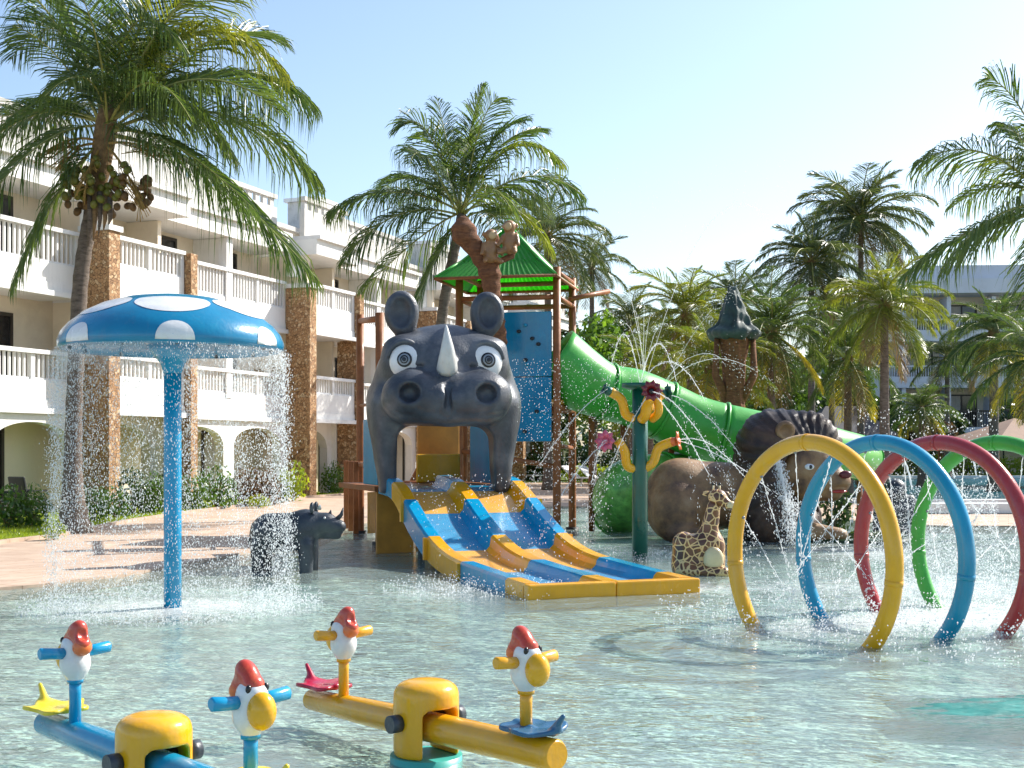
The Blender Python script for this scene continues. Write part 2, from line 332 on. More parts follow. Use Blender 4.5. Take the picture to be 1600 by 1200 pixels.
def npmesh(name, V, Fc, mats, smooth=False, parent=None):
    me = bpy.data.meshes.new(name); V = np.asarray(V, np.float32); Fc = np.asarray(Fc, np.int32); k = Fc.shape[1]
    me.vertices.add(len(V)); me.vertices.foreach_set('co', V.ravel()); me.loops.add(Fc.size); me.loops.foreach_set('vertex_index', Fc.ravel())
    me.polygons.add(len(Fc)); me.polygons.foreach_set('loop_start', np.arange(0, Fc.size, k, dtype=np.int32)); me.polygons.foreach_set('loop_total', np.full(len(Fc), k, np.int32))
    for m in (mats if isinstance(mats, (list, tuple)) else [mats]): me.materials.append(m)
    me.polygons.foreach_set('use_smooth', np.full(len(Fc), smooth)); me.update(calc_edges=True); me.validate()
    o = bpy.data.objects.new(name, me); link(o, parent); return o
def sheet(name, poly, z, m, holes=(), kind='structure'):
    bm = bmesh.new(); ed = []
    for lp in [poly] + list(holes):
        vs = [bm.verts.new((p[0], p[1], z)) for p in lp]
        ed += [bm.edges.new((vs[i], vs[(i + 1) % len(vs)])) for i in range(len(vs))]
    bmesh.ops.triangle_fill(bm, edges=ed, use_beauty=True)
    bmesh.ops.recalc_face_normals(bm, faces=bm.faces)
    for f in bm.faces:
        if f.normal.z < 0: f.normal_flip()
    me = bpy.data.meshes.new(name); bm.to_mesh(me); bm.free(); me.materials.append(m)
    o = bpy.data.objects.new(name, me); link(o); o['kind'] = kind; return o

# signed distance sculpting: a small surface-nets mesher
def smin(a, b, k):
    h = np.clip(.5 + .5 * (b - a) / k, 0, 1); return b * (1 - h) + a * h - k * h * (1 - h)
def smax(a, b, k): return -smin(-a, -b, k)
def ell(p, c, r):
    q = (p - np.array(c)) / np.array(r); n = np.linalg.norm(q, axis=-1) + 1e-9
    g = np.linalg.norm(q / np.array(r), axis=-1) + 1e-9; return n * (n - 1) / g
def cap(p, a, b, ra, rb=None):
    rb = ra if rb is None else rb; a = np.array(a, float); b = np.array(b, float); d = b - a
    h = np.clip(((p - a) @ d) / (d @ d), 0, 1); return np.linalg.norm(p - a - h[..., None] * d, axis=-1) - (ra + (rb - ra) * h)
def rbox(p, c, h, r):
    q = np.abs(p - np.array(c)) - np.array(h) + r
    return np.linalg.norm(np.maximum(q, 0), axis=-1) + np.minimum(q.max(-1), 0) - r
def sculpt(name, fn, lo, hi, res, m, parent=None, mirror=False):
    lo = np.array(lo, float); hi = np.array(hi, float); n = np.ceil((hi - lo) / res).astype(int) + 1
    ax = [lo[i] + res * np.arange(n[i]) for i in range(3)]
    Pn = np.stack(np.meshgrid(*ax, indexing='ij'), -1); D = fn(Pn); D = np.where(np.abs(D) < 1e-7, 1e-7, D)
    off = [(i, j, k) for i in (0, 1) for j in (0, 1) for k in (0, 1)]; c = n - 1
    def sub(A, o): return A[o[0]:o[0] + c[0], o[1]:o[1] + c[1], o[2]:o[2] + c[2]]
    acc = np.zeros((*c, 3)); cnt = np.zeros(c)
    for a in off:
        for k in range(3):
            if a[k]: continue
            b = list(a); b[k] = 1; da, db = sub(D, a), sub(D, b); x = (da > 0) != (db > 0)
            t = np.where(x, da / np.where(x, da - db, 1), 0)[..., None]
            acc += np.where(x[..., None], sub(Pn, a) * (1 - t) + sub(Pn, b) * t, 0); cnt += x
    on = cnt > 0; idx = np.full(c, -1); idx[on] = np.arange(on.sum()); V = acc[on] / cnt[on][:, None]; fs = []
    for k in range(3):
        u, w_ = [(1, 2), (2, 0), (0, 1)][k]; A = np.moveaxis(D, (k, u, w_), (0, 1, 2)); I = np.moveaxis(idx, (k, u, w_), (0, 1, 2))
        x = (A[:-1, 1:-1, 1:-1] > 0) != (A[1:, 1:-1, 1:-1] > 0); s = A[:-1, 1:-1, 1:-1] < 0
        q = np.stack([I[:, :-1, :-1], I[:, 1:, :-1], I[:, 1:, 1:], I[:, :-1, 1:]], -1)
        fs.append(q[x & s]); fs.append(q[x & ~s][:, ::-1])
    Fc = np.concatenate(fs); Fc = Fc[(Fc >= 0).all(1)]
    return npmesh(name, V, Fc, m, True, parent)
def bez(a, b, c, n):
    a, b, c = Vector(a), Vector(b), Vector(c); return [a * (1 - t) ** 2 + b * 2 * t * (1 - t) + c * t * t for t in [i / n for i in range(n + 1)]]
def spline(pts, n=8):
    pts = [Vector(p) for p in pts]; o = []
    q = [pts[0] * 2 - pts[1]] + pts + [pts[-1] * 2 - pts[-2]]
    for i in range(1, len(q) - 2):
        for k in range(n):
            t = k / n; p0, p1, p2, p3 = q[i - 1:i + 3]
            o.append(.5 * ((2 * p1) + (p2 - p0) * t + (2 * p0 - 5 * p1 + 4 * p2 - p3) * t * t + (3 * p1 - p0 - 3 * p2 + p3) * t ** 3))
    o.append(pts[-1]); return o
# ================================================================== THE SETTING
gp = [(-900, -60), (900, -60), (900, 1500), (-900, 1500)]
def g2(px, py): v = G(px, py); return (v.x, v.y)
pool = [(-12, -8), (-12, 8), (-8.2, 12), g2(0, 922), g2(100, 912), g2(200, 899), g2(300, 882), g2(390, 864), g2(500, 842), g2(560, 820), g2(700, 798), g2(860, 793), g2(980, 794), g2(1100, 800), g2(1330, 815), g2(1460, 823), g2(1600, 824), (14, 24.5), (18, 18), (19, 4), (18, -8)]
pool = [tuple(v)[:2] for v in spline([(p[0], p[1], 0) for p in pool[2:18]], 5)] + [(19, 4), (18, -8), (-12, -8), (-12, 8)]
sheet('ground', gp, -0.35, M_earth)
sheet('pool_floor', pool, -0.13, M_basin)
out = [(-60, -40), (60, -40), (60, 130), (-60, 130)]
sheet('paving', out, 0.03, M_pave, holes=[pool])
# pool edge: the rim wall between paving and floor
mb = MB(); n = len(pool)
vs = [(x, y, z) for z in (-.13, .03) for x, y in pool]
mb.add(vs, [(i, (i + 1) % n, n + (i + 1) % n, n + i) for i in range(n)])
mb.build('pool_edge', M_pave)['kind'] = 'structure'
# water surface, gently waved
NX, NY = 260, 320
xs = np.linspace(-12, 19, NX); ys = np.concatenate([np.linspace(-7.9, 4, 20), np.linspace(4.05, 12, 160), np.linspace(12.1, 35, NY - 180)])
XX, YY = np.meshgrid(xs, ys, indexing='ij')
ZZ = .004 * np.sin(3.1 * XX + 1.3 * YY) + .003 * np.sin(-2.2 * XX + 4.6 * YY + 1) + .002 * np.sin(7.3 * XX + 5.1 * YY + 2)
rr = np.sqrt((XX + 3.42) ** 2 + (YY - 12.9) ** 2); ZZ += .010 * np.sin(rr * 9) * np.exp(-np.abs(rr - 1.6) * 1.2)
for rx_, ry_ in ((3.0, 10.8), (3.9, 11.3)):
    rr = np.sqrt((XX - rx_) ** 2 + (YY - ry_) ** 2); ZZ += .008 * np.sin(rr * 8) * np.exp(-np.abs(rr - 1.2) * 1.0)
def inside(x, y):
    c = np.zeros(x.shape, bool)
    for i in range(n):
        x0, y0 = pool[i]; x1, y1 = pool[(i + 1) % n]
        cond = ((y0 > y) != (y1 > y)); xi = (x1 - x0) * (y - y0) / (y1 - y0 + 1e-12) + x0; c ^= cond & (x < xi)
    return c
ii = np.arange(NX * NY).reshape(NX, NY); q = np.stack([ii[:-1, :-1], ii[1:, :-1], ii[1:, 1:], ii[:-1, 1:]], -1)
cx = (XX[:-1, :-1] + XX[1:, 1:]) / 2; cy = (YY[:-1, :-1] + YY[1:, 1:]) / 2
wo = npmesh('water', np.stack([XX, YY, ZZ], -1).reshape(-1, 3), q[inside(cx, cy)], M_water, True); wo['kind'] = 'structure'
# darker teal patch, a ragged sheet breaking the water surface, lower right
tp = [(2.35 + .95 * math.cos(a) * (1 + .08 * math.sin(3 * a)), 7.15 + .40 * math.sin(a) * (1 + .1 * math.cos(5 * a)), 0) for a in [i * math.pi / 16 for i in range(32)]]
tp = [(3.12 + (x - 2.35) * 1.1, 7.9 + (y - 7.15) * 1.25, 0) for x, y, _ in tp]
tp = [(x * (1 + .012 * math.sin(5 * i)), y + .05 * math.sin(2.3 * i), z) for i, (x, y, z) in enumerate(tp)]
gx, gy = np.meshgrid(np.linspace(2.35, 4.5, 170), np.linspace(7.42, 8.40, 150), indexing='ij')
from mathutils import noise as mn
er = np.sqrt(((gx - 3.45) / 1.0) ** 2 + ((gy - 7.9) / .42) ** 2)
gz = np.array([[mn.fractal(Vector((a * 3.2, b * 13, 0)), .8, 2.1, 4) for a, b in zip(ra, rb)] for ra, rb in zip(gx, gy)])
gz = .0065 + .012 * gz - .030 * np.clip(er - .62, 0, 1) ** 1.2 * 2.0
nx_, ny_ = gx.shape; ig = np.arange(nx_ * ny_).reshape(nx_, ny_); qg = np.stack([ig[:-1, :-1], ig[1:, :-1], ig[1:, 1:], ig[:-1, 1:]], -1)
fp_ = npmesh('teal_patch', np.stack([gx, gy, gz], -1).reshape(-1, 3), qg[(er < 1.25)[:-1, :-1]], M_teal, True); fp_['kind'] = 'structure'
# main pool, behind
mp_ = [(9.2, 37), (11.5, 35.8), (34, 36.5), (46, 66), (17.8, 66), (12, 52)]
def mainwater():
    m, t, b = new_mat('main pool water'); b.inputs['Base Color'].default_value = (.02, .13, .16, 1); b.inputs['Roughness'].default_value = .08
    nz = t.nodes.new('ShaderNodeTexNoise'); nz.inputs['Scale'].default_value = 2; ge = t.nodes.new('ShaderNodeNewGeometry'); t.links.new(ge.outputs['Position'], nz.inputs[0])
    bp = t.nodes.new('ShaderNodeBump'); bp.inputs['Distance'].default_value = .2; t.links.new(nz.outputs['Fac'], bp.inputs['Height']); t.links.new(bp.outputs[0], b.inputs['Normal']); return m
sheet('main_pool_water', mp_, .036, mainwater())
mb = MB()
for i in range(len(mp_)):
    a = Vector((*mp_[i], 0)); b = Vector((*mp_[(i + 1) % len(mp_)], 0)); d = (b - a).normalized() * .2; nn = Vector((d.y, -d.x, 0))
    a2, b2 = a - d, b + d
    v4 = [a2 + nn * 2, b2 + nn * 2, b2, a2]
    mb.add([(p.x, p.y, .0405 + .002 * (i % 2)) for p in v4] + [(p.x, p.y, .17 + .002 * (i % 2)) for p in v4], [(0, 1, 2, 3), (4, 5, 6, 7), (0, 1, 5, 4), (1, 2, 6, 5), (2, 3, 7, 6), (3, 0, 4, 7)])
mb.build('main_pool_kerb', M_whitetrim)['kind'] = 'structure'
# lawns
lawnL = [g2(-260, 905), g2(-80, 866), g2(0, 851), g2(70, 843), g2(120, 833), g2(200, 817), g2(300, 802), g2(370, 793), g2(450, 781), g2(540, 774), g2(640, 757), (2, 62), (-30, 62), (-30, 18)]
sheet('lawn', lawnL, .040, M_lawn)
mb = MB()
for i in range(10):
    a = Vector((*lawnL[i], 0)); b = Vector((*lawnL[i + 1], 0)); d = (b - a).normalized(); nn = Vector((d.y, -d.x, 0)) * .12
    v4 = [a, b, b + nn, a + nn]; mb.add([(p.x, p.y, .03) for p in v4] + [(p.x, p.y, .085) for p in v4], [(4, 5, 6, 7), (0, 1, 5, 4), (1, 2, 6, 5), (2, 3, 7, 6), (3, 0, 4, 7)])
mb.build('lawn_kerb', M_pave)['kind'] = 'structure'
sheet('far_lawn', [(-1, 58), (14, 60), (19, 70), (60, 70), (60, 128), (-20, 128), (-20, 70)], .041, M_lawn)

def grass_tufts(name, area, cnt, h, m, seed):
    r = np.random.default_rng(seed); V = []; Fc = []
    for k in range(cnt):
        x, y = area(r); a = r.uniform(0, 6.28); l = h * r.uniform(.5, 1.2); dx, dy = math.cos(a) * .012, math.sin(a) * .012; lx, ly = r.normal(0, .03, 2)
        b = len(V); V += [(x - dx, y - dy, .04), (x + dx, y + dy, .04), (x + lx, y + ly, .04 + l)]; Fc.append((b, b + 1, b + 2))
    o = npmesh(name, V, Fc, m); o['kind'] = 'stuff'; return o
def area_left(r):
    i = r.integers(1, 9); a = lawnL[i]; b = lawnL[i + 1]; t = r.random(); s = r.random() ** 1.5 * 3.0
    d = Vector((b[0] - a[0], b[1] - a[1], 0)).normalized()
    return a[0] + (b[0] - a[0]) * t - d.y * s, a[1] + (b[1] - a[1]) * t + d.x * s
tag(grass_tufts('grass', area_left, 26000, .07, M_leafl, 3), 'short sunlit grass strip along the path by the hotel', 'grass')

# ------------------------------------------------------------------ left hotel building (local x along the front, y into the building)
BA = math.atan2(.936, .351)
bl = empty('hotel_building', (-11.3, 30.5, 0), BA, 'long cream white three storey hotel block with arches and balconies at the left', 'building')
def part(mb, name, m, parent, **k): return mb.build(name, m, parent, **k)
LEV = [(2.45, 2.75, 3.95), (5.30, 5.60, 6.95)]
XE = 36.0; DEP = 1.2
# back wall (cream, recessed) and end, roof body
mb = MB(); mb.box((-9, DEP, 0), (XE, DEP + 9, 9.0)); part(mb, 'rear_wall', M_beige, bl)
PITCH = 9.93
# bays: (x0,x1, front y)
bays = []
x0 = 1.47 - PITCH
for k in range(5):
    b0 = x0 + k * PITCH
    bays.append((b0 + .45, b0 + 3.43, -.70)); bays.append((b0 + 3.43, b0 + PITCH, 0.0))
bays = [b for b in bays if b[1] > -9 and b[0] < XE]
def arch_panel(x0, x1, z0, z1, crown, spring, y, th, post=.28):
    """wall panel with an elliptical arch opening"""
    m = MB(); N_ = 20; xa, xb = x0 + post, x1 - post; cxm = (xa + xb) / 2; hw = (xb - xa) / 2
    top = [(xa + (xb - xa) * i / N_) for i in range(N_ + 1)]
    def az(x): return spring + (crown - spring) * math.sqrt(max(0, 1 - ((x - cxm) / hw) ** 2))
    for yy, fl in ((y, 0), (y + th, 1)):
        for i in range(N_):
            a, b = top[i], top[i + 1]; q = [(a, yy, az(a)), (b, yy, az(b)), (b, yy, z1), (a, yy, z1)]
            m.add(q, [(0, 1, 2, 3) if not fl else (3, 2, 1, 0)])
    for i in range(N_):
        a, b = top[i], top[i + 1]; m.add([(a, y, az(a)), (a, y + th, az(a)), (b, y + th, az(b)), (b, y, az(b))], [(0, 1, 2, 3)])
    for a, b in ((x0, xa), (xb, x1)):
        m.box((a, y, z0), (b, y + th, z1))
    return m
def window(x0, x1, z0, z1, y, parent, door=False):
    fr = MB(); t = .09
    fr.box((x0, y - .05, z0), (x0 + t, y + .02, z1)); fr.box((x1 - t, y - .05, z0), (x1, y + .02, z1)); fr.box((x0 + t, y - .05, z1 - t), (x1 - t, y + .02, z1)); fr.box((x0 + t, y - .05, z0), (x1 - t, y + .02, z0 + t))
    xm = (x0 + x1) / 2; fr.box((xm - .04, y - .045, z0 + t), (xm + .04, y + .015, z1 - t))
    f = fr.build('window', M_frame, parent)
    MB().box((x0 + t, y - .02, z0 + t), (xm - .04, y - .008, z1 - t)).build('pane', M_glass, f)
    MB().box((xm + .04, y - .02, z0 + t), (x1 - t, y - .008, z1 - t)).build('pane', M_glass, f)
    c = MB(); k = 14; pts = [(x0 + t + (xm - x0 - t) * .9 * i / k, y - .028 - .006 * (i % 2)) for i in range(k + 1)]
    c.add([(a, b, z0 + t) for a, b in pts] + [(a, b, z1 - t) for a, b in pts], [(i, i + 1, k + 2 + i, k + 1 + i) for i in range(k)])
    c.build('curtain', M_curtain, f)
def rail(x0, x1, zb, zt, y, parent, solid_from=None, mids=1):
    """rail with posts and balusters; the balusters are one stuff part"""
    p = MB(); nb = MB(); pw = .14
    xs_ = [x0 + (x1 - x0) * i / (mids + 1) for i in range(mids + 2)]
    tr = MB().box((x0, y - .06, zt - .10), (x1, y + .16, zt)); r = tr.build('top_rail', M_whitetrim, parent)
    for i, x in enumerate(xs_):
        a = min(max(x, x0 + pw / 2), x1 - pw / 2); MB().box((a - pw / 2, y, zb), (a + pw / 2, y + .12, zt - .10)).build('rail_post', M_whitetrim, parent)
    for i in range(mids + 1):
        a, b = xs_[i] + pw * .6, xs_[i + 1] - pw * .6; k = max(2, int((b - a) / .155))
        nb.box((a, y + .035, zb), (b, y + .085, zb + .05))
        for j in range(1, k): xx = a + (b - a) * j / k; nb.box((xx - .028, y + .035, zb + .05), (xx + .028, y + .085, zt - .10))
    o = nb.build('baluster', M_whitetrim, parent); o['kind'] = 'stuff'
for bi, (a, b, y) in enumerate(bays):
    wide = b - a > 4
    a_, b_ = a + .002, b - .002
    # ground arches
    if wide:
        m_ = (a_ + b_) / 2
        for (u, v_) in ((a_, m_), (m_, b_)): arch_panel(u, v_, 0, 2.45, 2.22, 1.72, y, .3).build('arch', M_white, bl)
    else: arch_panel(a_, b_, 0, 2.45, 2.22, 1.6, y + .9, .3).build('arch', M_white, bl)
    window(a + .9, a + 2.5, .05, 2.12, DEP, bl)
    if wide: window(b - 2.9, b - 1.3, .05, 2.12, DEP, bl)
    for li, (zs, zt, zr) in enumerate(LEV):
        MB().box((a_, y - .02, zs), (b_, DEP - .003, zt)).build('balcony_slab', M_white, bl)
        MB().box((a_, y - .12, zs - .03), (b_, y - .023, zs + .10)).build('ledge', M_whitetrim, bl)
        if wide:
            MB().box((a_, y, zt + .002), (b_, y + .14, zt + .48)).build('parapet', M_white, bl)
            rail(a_, b_, zt + .482, zr, y, bl, mids=3)
        else:
            MB().box((a_, y, zt + .002), (b_, y + .14, zt + .62)).build('parapet', M_white, bl)
            rail(a_, b_, zt + .622, zr, y, bl, mids=1)
        window(a + .7, a + 2.3, zt + .1, zt + 2.15, DEP, bl)
        if wide: window(b - 2.6, b - 1.0, zt + .1, zt + 2.15, DEP, bl)
        # dividing fins between rooms
        MB().box((a_, y + .16, zt + .003), (a_ + .16, DEP - .004, zt + 2.55 if li == 0 else 7.85)).build('partition', M_beige, bl)
        if wide:
            xm = (a_ + b_) / 2
            MB().box((xm - .08, y + .16, zt + .003), (xm + .08, DEP - .004, zt + 2.55 if li == 0 else 7.85)).build('partition', M_white, bl)
            MB().box((xm - .16, y - .03, zt + .345), (xm + .16, y + .25, 5.297 if li == 0 else 7.85)).build('column', M_whitetrim, bl)
    # roof edge
    yo = y if wide else y - .05
    MB().box((a_, yo - .15, 7.86), (b_, DEP - .005, 8.35)).build('roof_edge', M_white, bl)
    MB().box((a_, yo - .28, 8.352), (b_, DEP - .2, 8.47)).build('ledge', M_whitetrim, bl)
    pb = MB().box((a_, yo + .30, 8.472), (b_, yo + .48, 9.35)); pb.build('roof_parapet', M_grime, bl)
    k = int((b_ - a_) / .42); nb = MB()
    for j in range(k):
        xx = a_ + (b_ - a_) * (j + .2) / k; nb.box((xx, yo + .34, 9.352), (xx + (b_ - a_) / k * .5, yo + .44, 9.62))
    o = nb.build('roof_lattice', M_grime, bl); o['kind'] = 'stuff'
    MB().box((a_, yo + .28, 9.622), (b_, yo + .5, 9.76)).build('coping', M_grime, bl)
    if bi % 2 == 1:
        MB().box((a_ - .4, yo + .52, 8.472), (a_ + .9, yo + 1.7, 10.15)).build('roof_pier', M_grime, bl, bevel=.02)
        MB().box((a_ - .5, yo + .42, 10.152), (a_ + 1.0, yo + 1.8, 10.28)).build('pier_cap', M_whitetrim, bl)
# stone pillars
for k in range(4):
    b0 = 1.47 + k * PITCH
    if b0 > XE: break
    MB().box((b0, -.9, 0), (b0 + .448, -.02, 6.98 - (.25 if k == 1 else 0))).build('stone_pillar', M_stone, bl, bevel=.015)
    MB().box((b0 - .05, -.95, 6.985 - (.25 if k == 1 else 0)), (b0 + .50, -.003, 7.12 - (.25 if k == 1 else 0))).build('pillar_cap', M_whitetrim, bl)
    MB().box((b0 + 3.45, -.9, 0), (b0 + 3.78, -.02, 6.9)).build('stone_pillar', M_stone, bl, bevel=.015)
    MB().box((b0, -.3, 7.13), (b0 + .45, 0.0 - .022, 7.855)).build('pier', M_white, bl)
bl2 = MB().box((-9, DEP - .19, 9.0), (XE, DEP + 9, 9.15)); bl2.build('roof', M_grime, bl)

# ------------------------------------------------------------------ right-hand hotel, far across the pool
br = empty('far_hotel_building', (21.6, 80, 0), R(-4), 'pale three storey hotel across the main pool with dark balconies, behind the right palms', 'building')
W_ = 22.0
MB().box((0, 2.0, 0), (W_, 12, 12.0)).build('rear_wall', M_beige, br)
ml = MATS['white render']
M_bluewhite = mat('pale blue render', (.62, .66, .72), .8, .06, .5, bump=.1, dirt=(.4, .42, .45))
for k, (zs, zr, dark) in enumerate([(2.7, 3.9, 0), (5.5, 6.75, 0), (8.4, 9.6, 0)]):
    MB().box((0, 0, zs - .15), (W_, 1.998, zs + .2)).build('floor_slab', M_bluewhite, br)
    if k != 0: MB().box((0, -.02, zs + .202), (W_, .12, zs + .55)).build('parapet', M_bluewhite, br)
    nb = MB(); nb.box((0, .02, zs + 1.15), (W_, .12, zs + 1.25))
    for j in range(150): nb.box((.06 + j * .147, .04, zs + (.202 if k == 0 else .552)), (.10 + j * .147, .08, zs + 1.149))
    o = nb.build('railing', M_frame if k == 0 else M_bluewhite, br); o['kind'] = 'stuff'
    for j in range(8):
        xx = .9 + j * 2.75
        MB().box((xx - .9, .13, zs + .201), (xx - .65, 1.99, zs + 2.64)).build('column', M_bluewhite, br)
        window(xx - .45, xx + 1.45, zs + .25, zs + 2.3, 1.99, br)
for j in range(6): arch_panel(j * 3.66 + .002, j * 3.66 + 3.658, 0, 2.54, 2.25, 1.7, .0, .3, .35).build('arch', M_bluewhite, br)
MB().box((-.3, -.4, 11.2), (W_ + .3, 12.2, 12.1)).build('roof_fascia', M_bluewhite, br)
MB().box((4, .3, 12.1), (W_ - 3, 8, 13.0)).build('roof_parapet', M_bluewhite, br)
for j in range(3):
    p_ = MB().tube([(2 + j * 6.3, -6, .04), (2 + j * 6.3, -6, 4.3)], .05, 8).build('lamp_post', M_lamp)
    p_.parent = None; p_.matrix_world = Matrix.Translation((20.5, 81, 0))
    tag(p_, ['slim black lamp post left of the far hotel balconies', 'slim black lamp post between the palms before the far hotel', 'slim black lamp post at the right before the far hotel'][j], 'lamp post', 'lamp posts before the far hotel')
# small villa with a dark roof
bv = empty('villa', P(1288, 700, 62) - Vector((0, 0, 1.6)), R(6), 'small cream villa with a low dark slate roof, behind the lion', 'building')
MB().box((0, 0, 0), (6.2, 6, 2.7)).build('wall', M_beige, bv)
for k in range(4): MB().box((.3 + k * 1.5, -.5, 0), (.55 + k * 1.5, -.25, 2.68)).build('column', M_white, bv); window(.65 + k * 1.5, 1.55 + k * 1.5, .2, 2.2, 0, bv)
mb = MB().add([(-2, -1, 2.7), (7.4, -1, 2.7), (7.4, 7, 2.7), (-2, 7, 2.7), (1.2, 3, 4.6), (4.4, 3, 4.6)], [(0, 1, 5, 4), (1, 2, 5), (2, 3, 4, 5), (3, 0, 4), (3, 2, 1, 0)]); mb.build('roof', M_darkroof, bv); bv.scale = (.5, .5, .8)
bw = empty('white_house', P(1262, 700, 74) - Vector((0, 0, 1.6)), R(0), 'white rendered house with a sloping gable seen between the palms', 'building')
MB().add([(0, 0, 0), (4.6, 0, 0), (4.6, 0, 6.3), (1.2, 0, 7.0), (0, 0, 4.6), (0, 5, 0), (4.6, 5, 0), (4.6, 5, 6.3), (1.2, 5, 7.0), (0, 5, 4.6)], [(0, 1, 2, 3, 4), (9, 8, 7, 6, 5), (0, 4, 9, 5), (4, 3, 8, 9), (3, 2, 7, 8), (2, 1, 6, 7)]).build('wall', M_bluewhite, bw)
window(2.2, 3.6, 2.6, 4.0, -.01, bw)
# pavilion
pv = empty('pavilion', P(1585, 700, 52) - Vector((0, 0, 1.6)), R(12), 'open pavilion with a brown pyramid cloth roof at the right edge', 'pavilion')
pv.location.z = .04
h0, h1 = 1.72, 2.78; a = 2.35
mb = MB(); k = 8
mb.add([(-a, -a, h0), (a, -a, h0), (a, a, h0), (-a, a, h0), (0, 0, h1)] + [(-a, -a, h0 - .25), (a, -a, h0 - .25), (a, a, h0 - .25), (-a, a, h0 - .25)], [(0, 1, 4), (1, 2, 4), (2, 3, 4), (3, 0, 4), (0, 5, 6, 1), (1, 6, 7, 2), (2, 7, 8, 3), (3, 8, 5, 0)])
mb.build('roof', M_thatch, pv)
for sx in (-1, 1):
    for sy in (-1, 1): MB().box((sx * 2.1 - .06, sy * 2.1 - .06, 0), (sx * 2.1 + .06, sy * 2.1 + .06, h0 + .1)).build('post', M_brown, pv)
# low walls / planters in the distance
for (x, y, l, h, nm, lb) in ((9.6, 30.5, 6.5, .28, 'pool_bench_wall', 'low white wall step at the near edge of the main pool'), (3.6, 60, 9, .7, 'planter_wall', 'long low white planter wall below the hedge behind the tower')):
    o = MB().box((0, 0, .035), (l, .45, h)).build(nm, M_whitetrim, None, bevel=.02, loc=(x, y, 0)); tag(o, lb, 'wall')

# ------------------------------------------------------------------ plants
def leaf_cloud(name, lobes, cnt, size, m, seed, parent=None, elong=1.6):
    r = np.random.default_rng(seed); V = np.zeros((cnt * 4, 3)); lobes = [(np.array(c, float), np.array(q, float)) for c, q in lobes]
    wt = np.array([q[0] * q[1] + q[1] * q[2] + q[0] * q[2] for _, q in lobes]); wt /= wt.sum()
    pick = r.choice(len(lobes), cnt, p=wt); d = r.normal(size=(cnt, 3)); d /= np.linalg.norm(d, axis=1)[:, None]
    rad = 1 - np.abs(r.normal(0, .22, cnt)); rad = np.clip(rad + .12 * np.sin(d[:, 0] * 7 + d[:, 2] * 5 + seed), .1, 1.15)
    C = np.array([l[0] for l in lobes])[pick]; Q = np.array([l[1] for l in lobes])[pick]; c = C + d * rad[:, None] * Q
    nrm = d + r.normal(0, .7, (cnt, 3)); nrm /= np.linalg.norm(nrm, axis=1)[:, None]
    u = np.cross(nrm, r.normal(size=(cnt, 3))); u /= np.linalg.norm(u, axis=1)[:, None]; v = np.cross(nrm, u); s = size * r.uniform(.6, 1.3, cnt)[:, None]
    V[0::4] = c - u * s * elong * .5; V[1::4] = c - v * s * .4; V[2::4] = c + u * s * elong * .5; V[3::4] = c + v * s * .4
    V[:, 2] = np.maximum(V[:, 2], .0)
    Fc = np.arange(cnt * 4).reshape(-1, 4); return npmesh(name, V, Fc, m, False, parent)
shrub_me = {}
def shrub_proto(kind, m, seed, cnt=520, size=.085, tall=False):
    lob = [((0, 0, .5), (.48, .45, .45)), ((.3, .1, .38), (.35, .35, .36)), ((-.3, -.1, .35), (.34, .34, .34)), ((.05, -.3, .3), (.35, .3, .3))]
    if tall: lob = [((0, 0, .6), (.35, .35, .55)), ((.15, .1, 1.0), (.28, .25, .4)), ((-.2, 0, .8), (.25, .25, .4))]
    o = leaf_cloud('foliage', lob, cnt, size, m, seed); me = o.data; bpy.data.objects.remove(o)
    st = MB()
    for a_ in range(5): st.tube([(0, 0, -.02), (.3 * math.cos(a_ * 1.26), .3 * math.sin(a_ * 1.26), .6)], [.02, .008], 5)
    shrub_me[kind] = (me, st.mesh('stem', M_fibre))
for i in range(3):
    shrub_proto(f'g{i}', M_leaf, i + 1); shrub_proto(f'l{i}', M_leafl, i + 11); shrub_proto(f'd{i}', M_leafd, i + 21)
shrub_proto('r0', M_leafr, 31); shrub_proto('t0', M_leaf, 35, tall=True); shrub_proto('m0', M_bougain, 36, 260, .07)
def shrub(kind, loc, s, label, name='shrub', cat='shrub', group=None):
    r = empty(name, loc, random.uniform(0, 6), label, cat, group); r.scale = (s[0], s[0], s[1])
    for nm, me in zip(('foliage', 'stem'), shrub_me[kind]): link(bpy.data.objects.new(nm, me), r)
    return r
GS = 'shrubs along the foot of the hotel'
SH = [('g0', 12, 826, .52, .62, 'rounded green shrub at the far left below the hotel door'), ('g1', 48, 824, .50, .62, 'rounded green shrub just left of the big palm trunk'),
      ('l0', 84, 843, .26, .26, 'small yellow green shrub on the lawn kerb left of the palm'),
      ('g2', 146, 815, .50, .62, 'green shrub just right of the big palm trunk'), ('g0', 180, 811, .42, .52, 'green shrub under the first stone pillar'),
      ('d0', 208, 804, .62, .78, 'dark green shrub right of the first stone pillar'), ('g1', 236, 802, .58, .72, 'leafy green shrub left of the mushroom post'), ('d1', 262, 800, .60, .72, 'dark green shrub directly behind the mushroom post'),
      ('g2', 302, 797, .62, .72, 'green shrub right of the mushroom post below the thin pillar'), ('g0', 338, 794, .65, .80, 'taller green shrub below the double arches'), ('r0', 385, 790, .70, .75, 'russet brown shrub between the arches'),
      ('r0', 412, 789, .62, .70, 'russet shrub behind the small rhino statue'), ('l1', 404, 793, .4, .25, 'low yellowish shrub at the path edge behind the small rhino'), ('l2', 458, 782, .66, .85, 'spiky light green shrub left of the middle stone pillar'),
      ('g1', 520, 772, .55, .80, 'green shrub right of the middle stone pillar'), ('g2', 548, 769, .55, .9, 'green shrub behind the tower fence'), ('d2', 430, 788, .5, .5, 'low dark shrub left of the middle pillar')]
